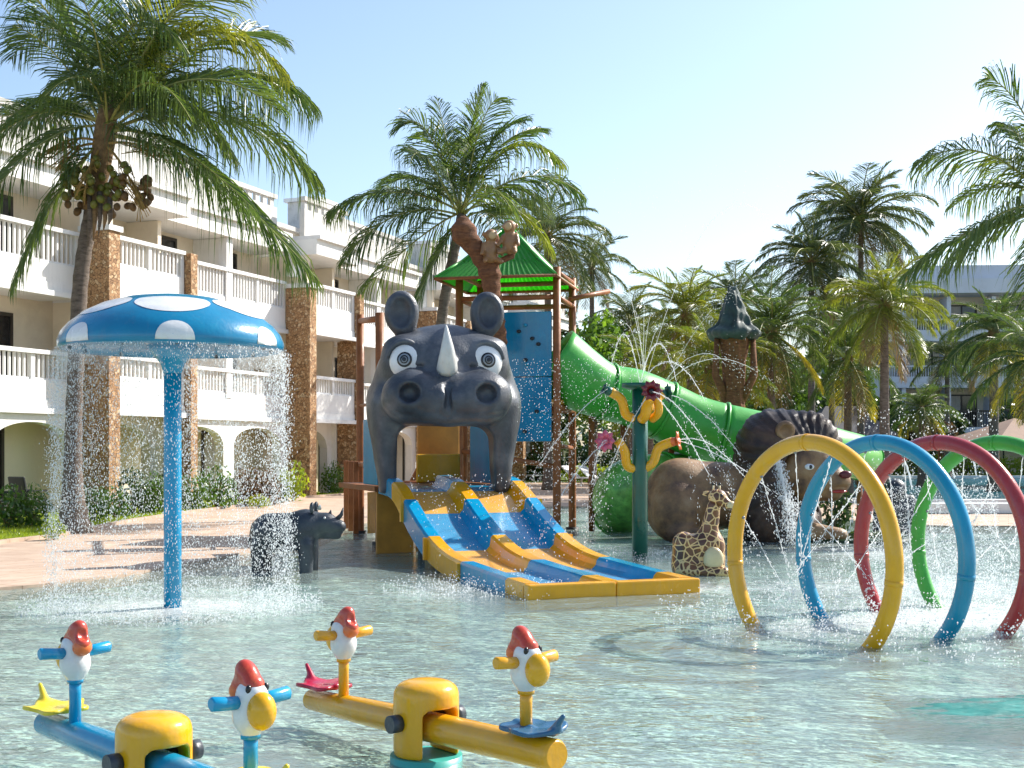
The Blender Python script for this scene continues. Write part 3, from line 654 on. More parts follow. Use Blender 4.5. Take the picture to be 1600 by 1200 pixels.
for k, px, py, s, h, lb in SH: shrub(k, G(px, py, .04), (s * 1.45, h * 1.5), lb, group=GS)

# fronds ---------------------------------------------------------------
def frond_from(pts, L, seed, m, name='frond', hang=.5, w=.030, pairs=None, parent=None, lmax=.32, spread=1.0, rach=True, roll=0.):
    """leaflets along a rib polyline; everything in metres"""
    r = np.random.default_rng(seed); pts = [Vector(p) for p in pts]; k = len(pts) - 1
    mb = MB(); pairs = pairs or 64
    if rach: mb.tube(pts, [.030 * L / 4 * (1 - i / k) + .005 for i in range(k + 1)], 5, True, 1)
    up = Vector((0, 0, 1))
    for i in range(pairs):
        s = .14 + .86 * (i + r.uniform(-.3, .3)) / pairs; s = min(max(s, .1), .999); f = s * k; j = min(int(f), k - 1); p = pts[j].lerp(pts[j + 1], f - j)
        t = (pts[j + 1] - pts[j]).normalized(); side = t.cross(up)
        if side.length < .15: side = Vector((r.normal(), r.normal(), 0))
        side.normalize(); nup = side.cross(t).normalized()
        if roll: side, nup = side * math.cos(roll) + nup * math.sin(roll), nup * math.cos(roll) - side * math.sin(roll)
        ll = lmax * L * (math.sin(math.pi * min(1, (s * .93 + .10))) ** .55) * (.82 + .3 * r.random())
        if s > .93: ll *= .8
        for sg in (-1, 1):
            if r.random() < .05: continue
            ang = R(66 - 34 * s) * spread + r.normal(0, .07)
            d = (side * sg * math.sin(ang) + t * math.cos(ang) + nup * (.28 - .25 * s) + r.normal(0, .06) * nup).normalized()
            g = hang * .8 * (.6 + .7 * r.random())
            p1 = p + d * ll * .40 - up * g * ll * .10; p2 = p + d * ll * .78 * max(.4, 1 - .25 * g) - up * g * ll * .42; p3 = p + d * ll * max(.25, 1 - .48 * g) - up * g * ll * .86
            ww = w * (.75 + .5 * r.random()); wv = (t * .75 + nup * .6 * (1 if r.random() < .5 else -1)).normalized() * ww
            b = len(mb.v); mb.v += [tuple(p - wv * .3), tuple(p + wv * .3), tuple(p1 - wv * .5), tuple(p1 + wv * .5), tuple(p2 - wv * .38), tuple(p2 + wv * .38), tuple(p3)]
            mb.f += [(b, b + 1, b + 3, b + 2), (b + 2, b + 3, b + 5, b + 4), (b + 4, b + 5, b + 6)]; mb.m += [0, 0, 0]; mb.s += [False] * 3
    return mb.mesh(name, [m, M_rachis]) if parent is None else mb.build(name, [m, M_rachis], parent)
FR = {}
def curve_el(el, droop, n=14):
    x = z = 0; o = [Vector((0, 0, 0))]
    for i in range(n):
        s = (i + .5) / n; th = R(el) - R(droop) * s ** 1.25; x += math.cos(th) / n; z += math.sin(th) / n; o.append(Vector((x, 0, z)))
    return o
def fronds(key, m):
    if key in FR: return FR[key]
    res = []
    for i, (el, dr, hg) in enumerate([(86, 40, .12), (72, 75, .25), (58, 90, .4), (44, 88, .55), (28, 80, .7), (10, 66, .8), (-12, 50, .85), (-38, 34, .7), (-62, 18, .45)]):
        res.append((el, frond_from(curve_el(el, dr), 1.0, 50 + i, m, hang=hg, w=.0085, pairs=86, lmax=.33)))
    FR[key] = res; return res
def trunk_mesh(base, top, r0, r1, lean=None, rings=34):
    base, top = Vector(base), Vector(top); c = lean if lean is not None else base.lerp(top, .5); pts = bez((0, 0, 0), Vector(c) - base, top - base, rings * 2)
    rad = []
    for i in range(len(pts)):
        s = i / (len(pts) - 1); q = r0 * (1 + .5 * math.exp(-s * 22)) * (1 - s) + r1 * s; rad.append(q * (1.0 + (.045 if i % 2 else -.02)))
    return MB().tube(pts, rad, 12)
def palm(px, pbase, ptop, L, label, key='palm', m=None, n=22, seed=0, nuts=0, yellow=0, dry=2, r0=.17, base_off=(0, 0), z0=.02, group='palms in the hotel garden', name='palm_tree', up=0, low=0, lean=None, dense=1.0):
    """px,py of the crown heart and the trunk foot come in as world points"""
    m = m or M_palm; r = random.Random(seed); root = empty(name, pbase, 0, label, 'palm tree', group)
    rel = Vector(ptop) - Vector(pbase)
    trunk_mesh(pbase, ptop, r0, r0 * .62, lean).build('trunk', M_bark, root)
    fs = fronds(key, m); els = np.linspace(0, 1, n)
    for i, e in enumerate(els):
        q = e ** .9 * (len(fs) - 1 - low) ; j = min(len(fs) - 1, max(0, int(round(q + r.uniform(-.4, .4)))) + (0 if i > 2 else 0))
        me = fs[j][1]; o = bpy.data.objects.new('frond', me); link(o, root); az = i * 2.39996 + r.uniform(-.25, .25)
        o.location = rel + Vector((0, 0, .02)); o.rotation_euler = (r.uniform(-.15, .15), r.uniform(-.08, .08), az); s = L * r.uniform(.85, 1.1) * (.85 if j == 0 else 1); o.scale = (s, s, s)
        mm = None
        if i >= n - dry: mm = M_palmdry
        elif i >= n - dry - yellow: mm = M_palmyel
        if mm: o.material_slots[0].link = 'OBJECT'; o.material_slots[0].material = mm
    fb = MB(); fb.tube([rel - Vector((0, 0, L * .14)), rel - Vector((0, 0, .0)), rel + Vector((0, 0, L * .10))], [r0 * .75, r0 * 1.15, r0 * .4], 9).build('crown_shaft', M_fibre, root)
    for k in range(nuts):
        a_ = r.uniform(0, 6.28); rr_ = r.uniform(.10, .28) * L / 3; MB().ball((0, 0, 0), (.08, .08, .10), 8).build('coconut', M_nut, root, loc=rel + Vector((rr_ * math.cos(a_), rr_ * math.sin(a_), -L * r.uniform(.03, .15))))
    return root
# ================================================================== PALMS
def palm_explicit(name, label, foot, heart, Y, L_list, r0, trunk_px, m, seed, group='palms in the hotel garden'):
    base = P(foot[0], foot[1], Y); base.z = .04; root = empty(name, base, 0, label, 'palm tree', group)
    tp_ = [P(a, b, Y) - base for a, b in trunk_px]; tp_[0].z = -.05; pts = spline(tp_, 10); k = len(pts)
    MB().tube(pts, [r0 * (1.45 * math.exp(-i * .25) + 1 - .12 * i / k) * (1.06 if i % 2 else .97) for i in range(k)], 14).build('trunk', M_bark, root)
    for i, (c, t, dy) in enumerate(L_list):
        h = P(heart[0] + random.uniform(-6, 6), heart[1] + random.uniform(-10, 10), Y); pts = bez(h - base, P(c[0], c[1], Y + dy * .45) - base, P(t[0], t[1], Y + dy) - base, 16)
        L = sum((pts[j + 1] - pts[j]).length for j in range(16)); mid = pts[8]; el = (P(t[0], t[1], Y + dy) - h).z
        mm = m if random.random() > .12 else M_palmyoung
        frond_from(pts, L, seed + i, mm, hang=.45 if el > 1.2 else .95, roll=random.uniform(-.6, .6), w=.028, pairs=int(30 * L) if L > 2 else 60, parent=root, lmax=.37)
    return root, base
A = [((250, -120), (340, -140), -.5), ((80, -60), (-40, -40), -.6), ((360, 40), (500, 170), 1.2), ((250, 180), (400, 330), -2.0), ((60, 190), (-30, 330), -1.5), ((110, -50), (12, 100), .8), ((170, 20), (185, -110), 0), ((190, -60), (285, 75), -1.2), ((290, -70), (460, 130), .5), ((330, 10), (440, 60), 1.8),
     ((290, 90), (372, 260), -1.0), ((370, 105), (510, 300), .4), ((310, 215), (508, 450), -.6), ((60, 125), (-70, 270), .3), ((85, 275), (15, 455), -.8),
     ((80, 160), (-40, 190), 1.6), ((90, 60), (20, 40), -1.4), ((230, 10), (330, -40), 1.2), ((230, 60), (300, 190), -2.2), ((150, 70), (70, 150), -2.4),
     ((120, 20), (60, -60), 1.5), ((240, 110), (330, 150), 2.4), ((200, 90), (215, 60), 3.0), ((110, 110), (30, 200), 2.2), ((260, -40), (400, -60), -.8), ((165, 60), (120, -20), -2.6), ((320, 60), (440, 180), -1.6), ((200, 80), (250, 250), 2.6)]
pa, base = palm_explicit('palm_tree', 'biggest coconut palm in the left foreground with bunches of coconuts under its crown', (116, 835), (165, 205), 23.7, A, .145, [(116, 836), (114, 700), (125, 450), (145, 320), (166, 200)], M_palm, 100)
ma = M_fibre
MB().tube([P(140, 330, 23.7) - base, P(155, 270, 23.7) - base, P(166, 200, 23.7) - base, P(170, 140, 23.7) - base], [.15, .19, .21, .09], 12).build('crown_shaft', ma, pa)
r_ = random.Random(4); nutme = MB().ball((0, 0, 0), (.070, .066, .084), 10).mesh('coconut', M_nut); nutme2 = MB().ball((0, 0, 0), (.066, .066, .085), 10).mesh('coconut', M_nutbrown)
for (x0_, x1_, y0_, y1_, me, cnt, dy) in ((98, 176, 250, 322, nutme, 34, -.35), (172, 236, 258, 345, nutme2, 36, -.3), (104, 160, 285, 345, nutme2, 16, -.2), (140, 200, 240, 330, nutme, 20, -.4)):
    for k in range(cnt):
        o = bpy.data.objects.new('coconut', me); link(o, pa); o.location = P(r_.uniform(x0_, x1_), r_.triangular(y0_, y1_), 23.7 + dy + r_.uniform(-.2, .2)) - base; o.rotation_euler = (r_.uniform(-1, 1), r_.uniform(-1, 1), 0)
for (c, t, dy) in (((120, 200), (58, 245), -.4), ((110, 220), (90, 262), -.5), ((215, 215), (255, 245), -.4), ((190, 240), (225, 330), -.5), ((150, 240), (120, 300), -.6)):
    pts = bez(P(160, 225, 23.6) - base, P(c[0], c[1], 23.5) - base, P(t[0], t[1], 23.6 + dy) - base, 10)
    mb = MB().tube(pts, [.03 - .002 * j for j in range(11)], 6)
    for j in range(46):
        q = pts[r_.randint(4, 10)] + Vector((r_.uniform(-.16, .16), r_.uniform(-.1, .1), r_.uniform(-.22, .02))); mb.tube([pts[r_.randint(4, 10)], q], .008, 4, mi=0)
    o = mb.build('fruit_stalk', M_stalk, pa)
for k in range(5):
    q0 = P(140 + k * 8, 300, 23.4) - base; mb = MB().tube([q0, q0 + Vector((.02, -.05, -.5)), q0 + Vector((-.02, -.02, -1.0 + .1 * k))], [.05, .04, .01], 6); mb.build('dry_sheath', M_fibre if k % 2 else M_bark, pa)
B = [((728, 210), (756, 126), 0), ((700, 230), (682, 148), .4), ((668, 150), (622, 200), -.4), ((760, 190), (822, 188), .6), ((800, 165), (886, 262), -.5), ((830, 225), (918, 312), .6),
     ((610, 262), (506, 338), .3), ((605, 300), (530, 420), -.6), ((665, 350), (556, 465), .3), ((695, 370), (640, 490), -.8), ((650, 190), (640, 262), -2.2), ((790, 300), (785, 420), -1.8),
     ((810, 285), (868, 402), .8), ((722, 200), (735, 215), 2.4), ((690, 200), (660, 205), 1.5), ((770, 200), (850, 200), 1.3), ((760, 250), (800, 330), -2.3), ((690, 250), (620, 330), 1.9), ((740, 180), (780, 150), -1.0), ((800, 250), (860, 340), 2), ((660, 240), (590, 300), 2.2)]
palm_explicit('palm_tree', 'green coconut palm directly behind the rhino head and tower in the centre', (668, 808), (722, 335), 30, B, .13, [(668, 812), (675, 660), (690, 500), (706, 410), (722, 335)], M_palm, 200)
Dd = [((1600, 130), (1538, 120), .5), ((1540, 180), (1420, 262), -.3), ((1520, 330), (1400, 440), .2), ((1590, 230), (1535, 250), 1.4), ((1700, 200), (1780, 380), 0), ((1640, 150), (1610, 60), .4),
      ((1720, 120), (1800, 180), 1), ((1560, 260), (1480, 330), 1.8), ((1660, 180), (1690, 40), -.5), ((1620, 380), (1620, 520), -1.4), ((1560, 300), (1470, 420), -1.4), ((1600, 200), (1560, 190), -1.6)]
palm_explicit('palm_tree', 'large palm at the right edge whose long fronds reach in from outside', (1690, 835), (1655, 325), 24, Dd, .14, [(1690, 836), (1690, 700), (1675, 500), (1655, 320)], M_palm, 300)

def garden_palm(px, py, Y, L, label, dxfoot=0, **k):
    t = P(px, py, Y); f = Vector((t.x + dxfoot, Y, .04)); lean = f.lerp(t, .5) + Vector((dxfoot * .25, 0, 0)); return palm(px, f, t, L, label, lean=lean, **k)
garden_palm(856, 372, 48, 2.9, 'dark palm partly hidden behind the right of the central palm crown', m=M_palmdark, key='dark', seed=2, n=32)
garden_palm(925, 418, 62, 2.3, 'small dark palm crown just right of the green tower roof', m=M_palmdark, key='dark', seed=3, n=28)
garden_palm(1072, 492, 42, 2.35, 'bright young palm left of the grey topped tree sculpture', m=M_palmyoung, key='young', seed=4, n=32, yellow=2, nuts=6, dxfoot=.3)
garden_palm(1345, 345, 55, 3.3, 'tallest dark palm of the right hand background group', m=M_palmdark, key='dark', seed=5, n=46, dry=4, nuts=6)
garden_palm(1268, 410, 52, 2.7, 'tall dark palm just left of the tallest background palm', m=M_palmdark, key='dark', seed=6, n=40, dry=3)
garden_palm(1382, 478, 38, 2.25, 'yellow green palm with hanging fruit before the far hotel', m=M_palmyoung, key='young', seed=7, n=36, yellow=1, nuts=14, dry=3)
garden_palm(1553, 520, 46, 2.3, 'palm with yellowed fronds in front of the far hotel', m=M_palm, key='palm', seed=8, n=36, yellow=4, dry=1, r0=.2)
garden_palm(1205, 520, 40, 2.5, 'palm just right of the grey topped tree sculpture', m=M_palm, key='palm', seed=9, n=38, yellow=3, dry=3)
garden_palm(1015, 590, 46, 2.4, 'low palm behind the green flume near the tower', m=M_palmyoung, key='young', seed=10, n=32, yellow=3)
garden_palm(1110, 575, 38, 2.2, 'low yellow tinged palm behind the tree sculpture trunk', m=M_palmyoung, key='young', seed=12, n=34, yellow=3, dry=3)
garden_palm(1300, 500, 60, 2.8, 'mid height palm between the two tallest palms and the villa', m=M_palmdark, key='dark', seed=13, n=34)
garden_palm(1480, 560, 66, 2.4, 'far small palm in front of the middle of the far hotel', m=M_palmdark, key='dark', seed=15, n=28)
garden_palm(1150, 478, 58, 2.8, 'dark palm far behind the tree sculpture top', m=M_palmdark, key='dark', seed=16, n=34)
garden_palm(960, 545, 66, 2.8, 'shaded palm behind the upper end of the flume', m=M_palmdark, key='dark', seed=18, n=30)

garden_palm(1050, 545, 52, 2.5, 'palm behind the left side of the tree sculpture', m=M_palm, key='palm', seed=31, n=30, yellow=3)
garden_palm(1325, 560, 42, 2.2, 'short palm left of the yellow green palm', m=M_palm, key='palm', seed=33, n=30, yellow=2)
garden_palm(1440, 640, 52, 1.6, 'short palm below the right side of the yellow green palm', m=M_palm, key='palm', seed=34, n=30, yellow=2)
garden_palm(1615, 560, 40, 2.4, 'palm at the right edge behind the pavilion roof', m=M_palm, key='palm', seed=35, n=30, yellow=3)
garden_palm(985, 505, 58, 2.4, 'slim dark palm just left of the bright young palm', m=M_palmdark, key='dark', seed=36, n=26)
# broadleaf trees behind
def tree(px, Y, top, wid, label, m, seed, cnt=2600, size=.22):
    b = Vector(((px - 800) * Y / F, Y, .04)); H = 1.6 + (700 - top) * Y / F; root = empty('broadleaf_tree', b, 0, label, 'tree', 'leafy trees in the background'); r = random.Random(seed)
    mb = MB().tube([(0, 0, 0), (.1, 0, H * .3), (0, 0, H * .6)], [.2, .15, .08], 8).build('trunk', M_bark, root)
    lob = []
    for k in range(9):
        a = r.uniform(0, 6.28); q = r.uniform(0, .6) * wid; lob.append(((q * math.cos(a), q * math.sin(a), H * r.uniform(.42, .84)), (wid * r.uniform(.3, .5), wid * r.uniform(.3, .5), H * r.uniform(.12, .2))))
    for k in range(4): 
        c = lob[k][0]; MB().tube([(0, 0, H * .35), (c[0] * .6, c[1] * .6, c[2] * .8), c], [.08, .05, .02], 6).build('branch', M_bark, root)
    leaf_cloud('crown', lob, cnt, size, m, seed, root); return root
tree(925, 56, 452, 2.4, 'sunlit green leafy tree right of the tower posts', M_tree, 1)
tree(985, 64, 520, 2.4, 'leafy tree behind the upper flume', M_tree, 2)
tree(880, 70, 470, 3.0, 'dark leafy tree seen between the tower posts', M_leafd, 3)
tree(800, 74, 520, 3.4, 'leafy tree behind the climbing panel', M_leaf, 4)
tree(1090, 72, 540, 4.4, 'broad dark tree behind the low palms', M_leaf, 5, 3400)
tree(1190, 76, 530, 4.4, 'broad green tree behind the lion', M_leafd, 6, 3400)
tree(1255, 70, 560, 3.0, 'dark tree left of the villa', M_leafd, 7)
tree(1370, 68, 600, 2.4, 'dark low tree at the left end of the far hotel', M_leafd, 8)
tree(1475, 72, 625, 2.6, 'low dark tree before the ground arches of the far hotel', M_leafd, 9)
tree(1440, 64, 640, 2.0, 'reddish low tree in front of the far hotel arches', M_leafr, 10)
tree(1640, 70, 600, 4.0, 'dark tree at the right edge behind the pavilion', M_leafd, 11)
tree(1030, 80, 585, 4.0, 'far tree behind the flower jet post', M_leaf, 12)
tree(1320, 74, 640, 2.2, 'low dark tree beside the villa columns', M_leafd, 13)
tree(1215, 62, 555, 3.2, 'dense green tree above the lion mane', M_leaf, 16, 3000)
tree(1310, 72, 540, 2.6, 'green tree at the left end of the far hotel', M_leaf, 17, 2600)
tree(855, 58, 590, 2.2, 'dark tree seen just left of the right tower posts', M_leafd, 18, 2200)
# hedge, planting behind the tower
def hedge(px0, px1, py, Y, h, d, m, label, seed, cnt=1800):
    x0, x1 = (px0 - 800) * Y / F, (px1 - 800) * Y / F; n_ = max(3, int((x1 - x0) / .8)); lob = [((x0 + (x1 - x0) * (i + .5) / n_ - (x0 + x1) / 2, 0, h * .5), ((x1 - x0) / n_ * .75, d, h * .55)) for i in range(n_)]
    root = empty('hedge', ((x0 + x1) / 2, Y, .04), 0, label, 'hedge', 'garden hedges in the background'); leaf_cloud('foliage', lob, cnt, .13, m, seed, root)
    st = MB(); [st.tube([(l[0][0], 0, 0), (l[0][0], 0, h * .6)], .03, 5) for l in lob]; st.build('stem', M_fibre, root)['kind'] = 'stuff'
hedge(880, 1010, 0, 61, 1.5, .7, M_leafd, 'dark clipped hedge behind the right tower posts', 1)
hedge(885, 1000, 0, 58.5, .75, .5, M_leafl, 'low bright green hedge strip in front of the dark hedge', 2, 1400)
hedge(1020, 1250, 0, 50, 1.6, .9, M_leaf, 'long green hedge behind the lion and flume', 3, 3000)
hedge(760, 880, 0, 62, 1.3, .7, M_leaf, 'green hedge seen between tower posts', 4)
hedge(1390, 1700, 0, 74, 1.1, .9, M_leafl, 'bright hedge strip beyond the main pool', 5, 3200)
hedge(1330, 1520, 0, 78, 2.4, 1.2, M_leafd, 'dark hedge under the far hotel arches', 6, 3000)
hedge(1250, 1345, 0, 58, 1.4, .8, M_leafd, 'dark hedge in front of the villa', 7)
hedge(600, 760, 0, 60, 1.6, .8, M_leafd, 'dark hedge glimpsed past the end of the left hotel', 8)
shrub('m0', (7.2, 49, .04), (1.3, 1.2), 'bush with magenta flowers beyond the pool corner', 'flowering_bush', 'bush')
shrub('d2', P(1300, 825, 23.6) * Vector((1, 1, 0)) if False else Vector((6.05, 24.2, 0)), (.75, 1.1), 'round dark green bush at the lion chin', 'shrub', 'shrub')
mb = MB()
wood = leaf_cloud('distant_wood', [((-40 + i * 9, 0, 1.8), (7, 3, 2.6 + .5 * math.sin(i * 2.1))) for i in range(16)], 12000, .5, M_leafd, 77); wood.location = (6, 118, 0)
tag(wood, 'distant dark green wood closing the view behind everything', 'wood', kind='stuff')

# ================================================================== WATER PLAY FEATURES
def smooth_sharp(o, a=38):
    me = o.data; me.polygons.foreach_set('use_smooth', [True] * len(me.polygons)); me.set_sharp_from_angle(angle=R(a)); return o
# ---- mushroom fountain
MU = Vector((-3.42, 12.9, 0)); mr = empty('mushroom_fountain', MU, 0, 'blue mushroom shower with white spots pouring a curtain of water', 'fountain')
MB().tube([(0, 0, -.13), (0, 0, .8), (0, 0, 1.6), (0, 0, 2.52)], .088, 24, mi=0).build('pole', M_skyblue, mr)
MB().tube([(0, 0, -.12), (0, 0, -.02)], [.2, .17], 24).build('base_flange', M_metal, mr)
prof = [(0, 3.14), (.2, 3.135), (.45, 3.10), (.68, 3.03), (.86, 2.94), (1.0, 2.83), (1.075, 2.74), (1.105, 2.66), (1.10, 2.60), (1.07, 2.575)]
def capz(rr_):
    for (a, za), (b, zb) in zip(prof[:8], prof[1:8]):
        if a <= rr_ <= b: return za + (zb - za) * (rr_ - a) / (b - a)
    return 2.66
MB().lathe(prof + [(1.04, 2.60), (.9, 2.64), (.3, 2.66), (.10, 2.54), (.0, 2.54)], 72).build('cap', M_blue, mr, weld=True)
MB().lathe([(.09, 2.35), (.12, 2.45), (.2, 2.55), (.26, 2.645), (.09, 2.648)], 32).build('neck_collar', M_skyblue, mr)
# arc-length parametrised dome surface for the spots
pl = [(0, 3.14)]; arc = [0.]
for (a, za), (b, zb) in zip(prof, prof[1:]): arc.append(arc[-1] + math.hypot(b - a, zb - za))
def dome(az, s_, lift=.004):
    s_ = min(max(s_, 0), arc[-1] - 1e-4)
    for i in range(len(arc) - 1):
        if arc[i] <= s_ <= arc[i + 1]:
            t = (s_ - arc[i]) / (arc[i + 1] - arc[i]); r1 = prof[i][0] + (prof[i + 1][0] - prof[i][0]) * t; z1 = prof[i][1] + (prof[i + 1][1] - prof[i][1]) * t
            dr, dz = prof[i + 1][0] - prof[i][0], prof[i + 1][1] - prof[i][1]; l = math.hypot(dr, dz); r1 += lift * -dz / l; z1 += lift * dr / l
            return (r1 * math.sin(az), -r1 * math.cos(az), z1)
def spot(az0, s0, wa, ws, half=False):
    vs = [dome(az0, s0 if not half else arc[-3] * .999)]; n_ = 36; fs = []; rings = 5
    for q in range(1, rings + 1):
        for j in range(n_):
            th = 2 * math.pi * j / n_; f = q / rings; ss = s0 + ws * f * math.sin(th)
            rr_ = max(.2, prof_r(ss)); aa = az0 + wa * f * math.cos(th) / rr_
            if half: ss = min(ss, s0)
            vs.append(dome(aa, ss))
    if half: vs[0] = dome(az0, s0 - ws * .02)
    for j in range(n_): fs.append((0, 1 + j, 1 + (j + 1) % n_))
    for q in range(rings - 1):
        for j in range(n_): a = 1 + q * n_; fs.append((a + j, a + n_ + j, a + n_ + (j + 1) % n_, a + (j + 1) % n_))
    MB().add(vs, fs, 0, True).build('spot', M_birdwhite, mr)
def prof_r(s_): x, y, z = dome(0, s_, 0); return abs(y)
faz = math.atan2(3.42, 12.9)
for k in range(6):
    az = faz + R((0, 54, -54, 116, -116, 180)[k])
    spot(az + .02, arc[-2] * .995, .18, .20, half=True)
    spot(faz + k * math.pi / 3, .79, .365, .20)
for k in range(12): MB().ball((.98 * math.cos(k * .5236 + .3), .98 * math.sin(k * .5236 + .3), 2.59), .022, 8).build('nozzle', M_darkrub, mr)

# ---- rings
RC = [(2.559, 11.054), (3.302, 11.527), (3.961, 11.88), (4.64, 12.24)]
rl = [('yellow', M_yel2), ('blue', M_cyan), ('red', M_red), ('green', M_green)]
for (x, y), (nm, m) in zip(RC, rl):
    o = empty('spray_ring', (x, y, 0), .502 - math.pi / 2, f'{nm} hoop water sprayer, ' + {'yellow': 'nearest of the hoop tunnel', 'blue': 'second from the left of the hoop tunnel', 'red': 'third of the hoop tunnel', 'green': 'rearmost of the hoop tunnel'}[nm], 'water ring', 'hoop sprayers standing in a row in the pool')
    R0, c0 = 1.003, .647; a0 = -math.asin((c0 + .10) / R0); pts = []
    for i in range(65):
        th = a0 + (math.pi - 2 * a0) * i / 64; pts.append((R0 * math.cos(th), 0, c0 + R0 * math.sin(th)))
    MB().tube(pts, .072, 20).build('hoop', m, o)
    for q in (pts[0], pts[-1]): MB().tube([(q[0], 0, -.13), (q[0], 0, -.09)], .13, 16).build('foot_plate', M_metal, o)
    for th in (-.12, math.pi / 2 + .02, math.pi + .12):
        u_ = [(R0 * math.cos(th + q_), 0, c0 + R0 * math.sin(th + q_)) for q_ in (-.022, 0, .022)]; MB().tube(u_, .0755, 20).build('joint_collar', m, o)
    for th in (.35, .8, 1.25, 1.75, 2.3, 2.8): MB().ball(((R0 - .072) * math.cos(th), 0, c0 + (R0 - .072) * math.sin(th)), .016, 8).build('nozzle', M_metal, o)

# ---- twin lane slide
ST = Vector((-1.72, 18.6, 0)); SR = R(20.6); Wd = 1.99
sl_ = empty('twin_lane_slide', ST, SR, 'wide twin lane blue and yellow slide running from the rhino mouth into the pool', 'slide')
def interp(x, tab):
    for (a, va), (b, vb) in zip(tab, tab[1:]):
        if x <= b:
            t = min(1, max(0, (x - a) / (b - a))); return va + (vb - va) * t
    return tab[-1][1]
RAIL = [(-.8, 1.20), (0, 1.13), (.5, .93), (1, .71), (1.5, .51), (2, .355), (2.5, .26), (3, .215), (4, .185), (5, .160), (5.5, .155)]
BED = [(-.8, 1.02), (0, .98), (.3, .85), (.6, .66), (1, .47), (1.5, .28), (2, .155), (2.5, .085), (3, .055), (4, .04), (5.5, .035)]
def sm(tab, s): return sum(interp(s + d, tab) for d in (-.24, -.12, 0, .12, .24)) / 5
def section(s):
    r, b = sm(RAIL, s), sm(BED, s); lo = max(b - .10, -.12); q = [(-.03, lo), (-.03, r - .03), (.0, r), (.15, r), (.185, r - .035), (.20, b + .06), (.26, b + .005)]
    c1, c2 = Wd / 2 - .10, Wd / 2 + .10; q += [(c1 - .09, b + .005), (c1 - .04, b + .06), (c1 - .02, r - .035), (c1 + .01, r - .005), (c2 - .01, r - .005), (c2 + .02, r - .035), (c2 + .04, b + .06), (c2 + .09, b + .005)]
    q += [(Wd - .26, b + .005), (Wd - .20, b + .06), (Wd - .185, r - .035), (Wd - .15, r), (Wd, r), (Wd + .03, r - .03), (Wd + .03, lo)]
    return q
def slide_piece(s0, s1, m, name='slide_section'):
    n_ = max(2, int((s1 - s0) / .08)); V = []; Fc = []; k = len(section(0))
    for i in range(n_ + 1):
        s = s0 + (s1 - s0) * i / n_; V += [(v, -s, z) for v, z in section(s)]
    for i in range(n_):
        for j in range(k): q = (j + 1) % k; Fc.append((i * k + j, (i + 1) * k + j, (i + 1) * k + q, i * k + q))
    mb = MB().add(V, Fc, 0, True); mb.f.append(tuple(range(k))); mb.m.append(0); mb.s.append(False); mb.f.append(tuple(n_ * k + j for j in reversed(range(k)))); mb.m.append(0); mb.s.append(False)
    return smooth_sharp(mb.build(name, m, sl_), 30)
cuts = [(-.75, -.002, M_skyblue), (0, .62, M_yel), (.622, 1.75, M_skyblue), (1.752, 3.15, M_yel), (3.152, 4.75, M_skyblue), (4.752, 5.30, M_yel)]
for a, b, m in cuts: slide_piece(a, b, m)
MB().box((-.03, -5.46, -.12), (Wd / 2 - .003, -5.302, .155)).build('end_lip', M_yel, sl_, bevel=.02); MB().box((Wd / 2 + .003, -5.46, -.12), (Wd + .03, -5.302, .155)).build('end_lip', M_yel, sl_, bevel=.02)
for s in (.62, 1.75, 3.15): # joint flanges outside
    r_s, b_s = sm(RAIL, s), sm(BED, s)
    for v0, v1 in ((-.075, -.032), (Wd + .032, Wd + .075)): MB().box((v0, -s - .03, max(-.1, b_s - .1)), (v1, -s + .03, r_s - .02)).build('joint_flange', M_yel, sl_)
for v in (.3, Wd - .3):
    for s in (.4, 1.2): MB().tube([(v, -s, -.12), (v, -s, sm(BED, s) - .08)], .05, 10).build('support_leg', M_metal, sl_)
# thin film of water in each lane
for l0, l1 in ((.25, Wd / 2 - .2), (Wd / 2 + .2, Wd - .25)):
    V = []; n_ = 60
    for i in range(n_ + 1):
        s = -.4 + 5.65 * i / n_; z = sm(BED, s) + .012; V += [(l0, -s, z), (l1, -s, z)]
    mb = MB().add(V, [(2 * i, 2 * i + 2, 2 * i + 3, 2 * i + 1) for i in range(n_)], 0, True)
    o = mb.build('water_film', M_mist, sl_); o['kind'] = 'stuff'

# ---- rhino head arch
def rhino_mat(name, base, hi, lo_):
    m, t, b = new_mat(name); N = t.nodes; L = t.links; tc = N.new('ShaderNodeTexCoord')
    n1 = N.new('ShaderNodeTexNoise'); n1.inputs['Scale'].default_value = 1.8; n1.inputs['Detail'].default_value = 9; n1.inputs['Roughness'].default_value = .6; L.new(tc.outputs['Object'], n1.inputs[0])
    cr = N.new('ShaderNodeValToRGB'); e = cr.color_ramp.elements; e[0].position = .38; e[0].color = lo_ + (1,); e[1].position = .70; e[1].color = hi + (1,); x = e.new(.52); x.color = base + (1,); L.new(n1.outputs['Fac'], cr.inputs[0]); L.new(cr.outputs[0], b.inputs['Base Color'])
    n2 = N.new('ShaderNodeTexNoise'); n2.inputs['Scale'].default_value = 34; n2.inputs['Detail'].default_value = 5; L.new(tc.outputs['Object'], n2.inputs[0])
    bp = N.new('ShaderNodeBump'); bp.inputs['Strength'].default_value = .35; bp.inputs['Distance'].default_value = .02; L.new(n2.outputs['Fac'], bp.inputs['Height']); L.new(bp.outputs[0], b.inputs['Normal'])
    b.inputs['Roughness'].default_value = .45; b.inputs['Coat Weight'].default_value = .18; b.inputs['Coat Roughness'].default_value = .25; return m
M_rhino = rhino_mat('rhino hide', (.055, .063, .078), (.13, .14, .155), (.026, .031, .042))
M_rhino2 = rhino_mat('small rhino hide', (.030, .040, .052), (.075, .085, .095), (.012, .017, .025))
